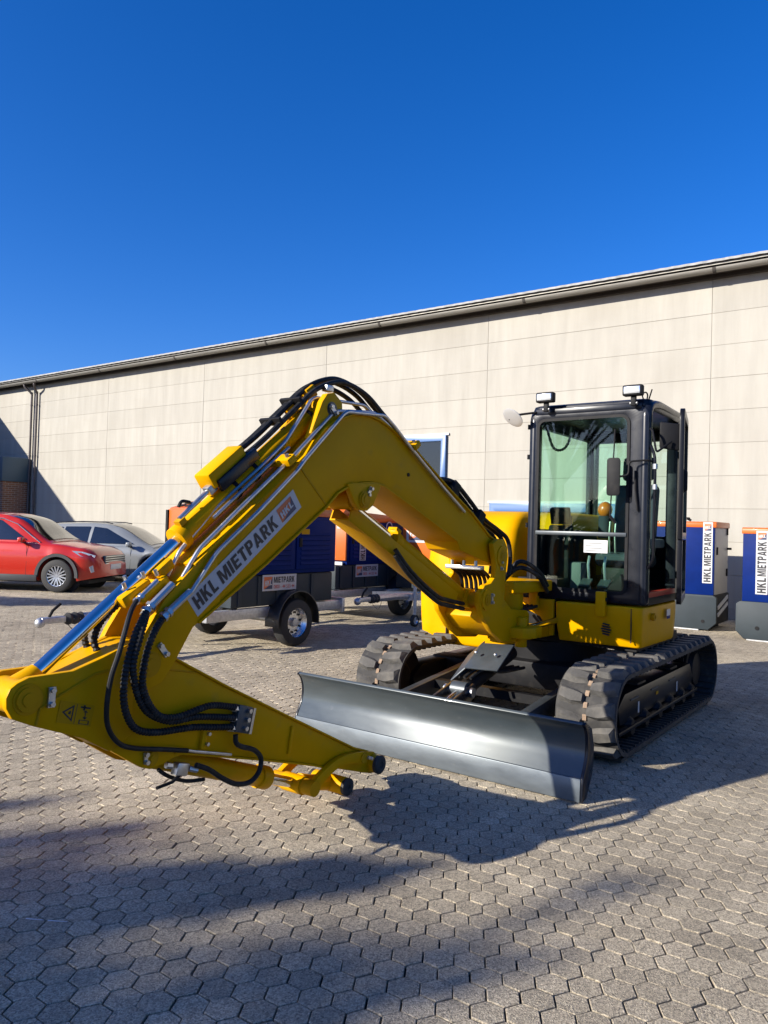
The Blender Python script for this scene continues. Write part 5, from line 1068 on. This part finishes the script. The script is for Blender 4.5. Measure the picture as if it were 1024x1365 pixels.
suv = dict(L=4.6, axf=1.40, axr=-1.31, Rw=.355, sill=.25, crease=.80, crown=.045, clad=True,
    w=[(-2.3, .74), (-2.1, .88), (-1.3, .935), (0, .94), (1.3, .935), (1.9, .88), (2.15, .78), (2.3, .55)],
    belt=[(-2.3, .95), (-2.15, 1.10), (-1.2, 1.12), (0, 1.07), (.75, 1.06), (1.3, 1.03), (1.9, .95), (2.15, .86), (2.26, .72), (2.3, .60)],
    roof=[(-2.15, 1.15), (-1.75, 1.52), (-1.2, 1.62), (-.3, 1.655), (.05, 1.64), (.35, 1.56), (1.18, 1.06)], wr=[(-2.2, .60), (-1, .66), (0, .67), (.6, .70), (1.2, .78)],
    gx0=-2.18, gx1=1.2, windows=[[(.70, 1.10), (.02, 1.52), (-.30, 1.555), (-.34, 1.10)], [(-.40, 1.10), (-.38, 1.555), (-1.05, 1.54), (-1.15, 1.14)]],
    trim=[(.98, 1.06), (.75, 1.20), (.40, 1.44), (.05, 1.555), (-.5, 1.585), (-1.1, 1.57)], doors=[[(.72, .30), (.74, .7), (.72, 1.04)], [(-.36, .30), (-.36, .7), (-.36, 1.06)]], handles=[(-.20, .90), (-1.12, .93)], mirror=.66,
    lamp=[(1.72, .905, .90), (1.95, .865, .885), (2.17, .72, .80), (2.13, .75, .74), (1.90, .89, .79)], fog=[(2.08, .82, .56), (2.14, .78, .60), (2.17, .76, .46), (2.12, .80, .44)],
    ws=(1.10, .22), grille=(.52, .55, .80, 2.285))
make_car('red_car', (-16.94, 9.27, 0), R(31), 'red compact SUV parked in front of the silver estate car', 'red', suv)
est = dict(L=4.65, axf=1.38, axr=-1.32, Rw=.32, sill=.20, crease=.72, crown=.04, clad=False,
    w=[(-2.32, .72), (-2.1, .84), (-1.3, .89), (0, .90), (1.3, .89), (1.9, .84), (2.2, .72), (2.32, .5)],
    belt=[(-2.32, .85), (-2.15, .98), (-1.2, .99), (0, .95), (.75, .93), (1.3, .88), (1.9, .80), (2.2, .70), (2.32, .52)],
    roof=[(-2.2, 1.02), (-1.95, 1.30), (-1.4, 1.44), (-.3, 1.49), (.05, 1.475), (.35, 1.41), (1.35, .92)], wr=[(-2.2, .58), (-1, .62), (0, .63), (.6, .66), (1.4, .74)],
    gx0=-2.22, gx1=1.36, windows=[[(.86, .98), (.08, 1.365), (-.26, 1.40), (-.30, .98)], [(-.38, .98), (-.36, 1.40), (-1.02, 1.385), (-1.14, 1.0)], [(-1.20, 1.01), (-1.10, 1.375), (-1.55, 1.33), (-1.80, 1.05)]],
    trim=None, doors=[[(.80, .28), (.82, .6), (.80, .92)], [(-.34, .28), (-.34, .6), (-.34, .94)]], handles=[(-.18, .80), (-1.05, .82)], mirror=.80,
    lamp=[(1.85, .83, .78), (2.0, .80, .76), (2.2, .68, .70), (2.18, .68, .60), (1.95, .82, .66)], rails=[-1.6, -1.2, -.6, 0, .2],
    ws=(1.25, .20), grille=(.45, .48, .64, 2.30))
make_car('silver_car', (-17.75, 12.35, 0), R(31), 'silver estate car with roof rails parked against the beige wall', 'silver', est)
# ================================================================== TREES standing behind the viewer (they throw the dappled shade)
def leaf_cloud(clumps, n_per, size, rg):
    P = []; 
    for c, rad in clumps:
        n = int(n_per*rad[0]*rad[1]*rad[2]/.12)
        u = rg.normal(size=(n, 3)); u /= np.linalg.norm(u, axis=1)[:, None]; r_ = rg.random(n)**.45
        P.append(np.array(c)+u*r_[:, None]*np.array(rad))
    P = np.concatenate(P); n = len(P)
    a = rg.normal(size=(n, 3)); a /= np.linalg.norm(a, axis=1)[:, None]; b = np.cross(a, rg.normal(size=(n, 3))); b /= np.linalg.norm(b, axis=1)[:, None]
    s = size*(.7+.6*rg.random(n))[:, None]
    v = np.stack([P-a*s, P+b*s*.45, P+a*s, P-b*s*.45], 1).reshape(-1, 3)
    return v, [tuple(range(4*i, 4*i+4)) for i in range(n)]
rg = np.random.default_rng(11)
def shade_at(gx, gy, z): return (gx-SUN_A*z, gy-SUN_B*z, z)
def tree(label, base, clumps, n_per, grp):
    t = thing('tree', base, label, 'tree', grp); b = Vector(base)
    cs = [Vector(c) for c, _ in clumps]; mid = sum(cs, Vector())/len(cs); tb_ = MB(); fork = b+(mid-b)*.55; fork.x = b.x+(mid.x-b.x)*.4; fork.y = b.y+(mid.y-b.y)*.4
    tb_.tube(crom([b, b+V(.03, .02, fork.z*.4), fork], 5), [.17-.07*k/10 for k in range(11)], 10)
    trk = tb_.build('trunk', 'bark', t)
    lb = MB()
    for c in cs: lb.tube(crom([fork-V(0, 0, .15), fork.lerp(c, .5)+V(.06, -.05, .1), c], 4), [.07-.055*k/8 for k in range(9)], 6)
    lb.build('limbs', 'bark', t)
    v, f = leaf_cloud(clumps, n_per, .085, rg); MB().add(v, f).build('crown', 'leaf', t, flat=True)
    return t
C1 = []
for gx, gy, z, rad in ((-3.05, 1.66, 5.4, (.28, .28, .24)), (-2.90, 1.92, 5.6, (.27, .27, .22)), (-2.74, 2.18, 5.9, (.26, .26, .24)), (-2.55, 2.40, 6.0, (.24, .24, .24)), (-2.34, 2.60, 6.2, (.20, .20, .22)), (-2.15, 2.80, 6.3, (.15, .15, .18)), (-2.62, 2.12, 5.8, (.22, .22, .2)), (-3.3, 1.5, 5.2, (.3, .3, .3)), (-3.6, 2.15, 6.6, (.09, .09, .30)), (-3.75, 2.0, 6.5, (.10, .10, .2)), (-4.2, 2.2, 6.7, (.10, .10, .3)),
                       (-2.52, 1.22, 4.7, (.18, .18, .14)), (-2.2, 1.42, 4.6, (.10, .10, .16)), (-2.75, 1.42, 5.0, (.10, .10, .16)), (-2.4, 1.62, 4.8, (.06, .06, .14)), (-1.95, 1.42, 4.5, (.10, .10, .14)), (-2.0, 1.9, 4.9, (.05, .05, .12)), (-1.75, 2.05, 5.0, (.06, .06, .12)), (-3.9, 1.0, 5.6, (.4, .4, .4)), (-3.4, .5, 5.0, (.45, .45, .4)), (-4.6, .4, 5.4, (.5, .5, .4))):
    C1.append((shade_at(gx, gy, z), rad))
tree('young leafy tree standing behind the viewer left of the yard', (-9.9, -9.9, 0), C1, 1700, 'trees behind the yard')
C2 = []
for gx, gy, z, rad in ((-1.20, 3.36, 7.6, (.15, .15, .16)), (-1.34, 3.20, 7.4, (.11, .11, .12)), (-1.30, 2.62, 6.9, (.13, .13, .14)), (-1.42, 2.42, 6.8, (.12, .12, .14)), (-1.9, 1.62, 6.0, (.10, .10, .16)), (-1.1, 1.2, 6.2, (.5, .5, .5)), (-.4, 1.7, 6.9, (.5, .5, .5)), (-.2, .6, 6.4, (.6, .6, .6)), (-1.3, .2, 5.8, (.5, .5, .5))):
    C2.append((shade_at(gx, gy, z), rad))
tree('taller leafy tree standing behind the viewer, further from the warehouse', (-8.2, -12.6, 0), C2, 420, 'trees behind the yard')
C3 = [(shade_at(-13.9+dx, 7.75+dy, 3.0+dz), (.5, .5, .45)) for dx, dy, dz in ((0, 0, 0), (-.7, -.3, .1), (-1.4, -.7, 0), (.5, .35, -.1), (-2.0, -1.0, .1))]  # added unseen caster for the dark oval on the ground before the cars
tree('small round tree added unseen to shade the ground before the cars', (-18.4, 1.2, 0), C3, 500, 'trees behind the yard')

C4 = [(shade_at(gx, gy, z), rad) for gx, gy, z, rad in ((-2.75, 1.45, 10.2, (.55, .55, .35)), (-2.2, 1.55, 10.6, (.5, .5, .35)), (-1.75, 1.85, 10.9, (.45, .45, .3)), (-3.3, 1.6, 10.0, (.6, .6, .4)), (-2.0, 2.15, 11.2, (.4, .4, .25)), (-1.45, 2.35, 11.0, (.3, .3, .2)), (-3.3, 2.2, 10.4, (.45, .45, .25)), (-2.9, .7, 9.6, (.7, .7, .5)), (-1.9, .9, 9.9, (.7, .7, .5)), (-4.0, 1.2, 10.1, (.7, .7, .5)))]  # thin high crown added only to dim the left foreground softly
tree('tall airy tree added furthest behind the viewer to dim the foreground', (-13.6, -19.8, 0), C4, 150, 'trees behind the yard')
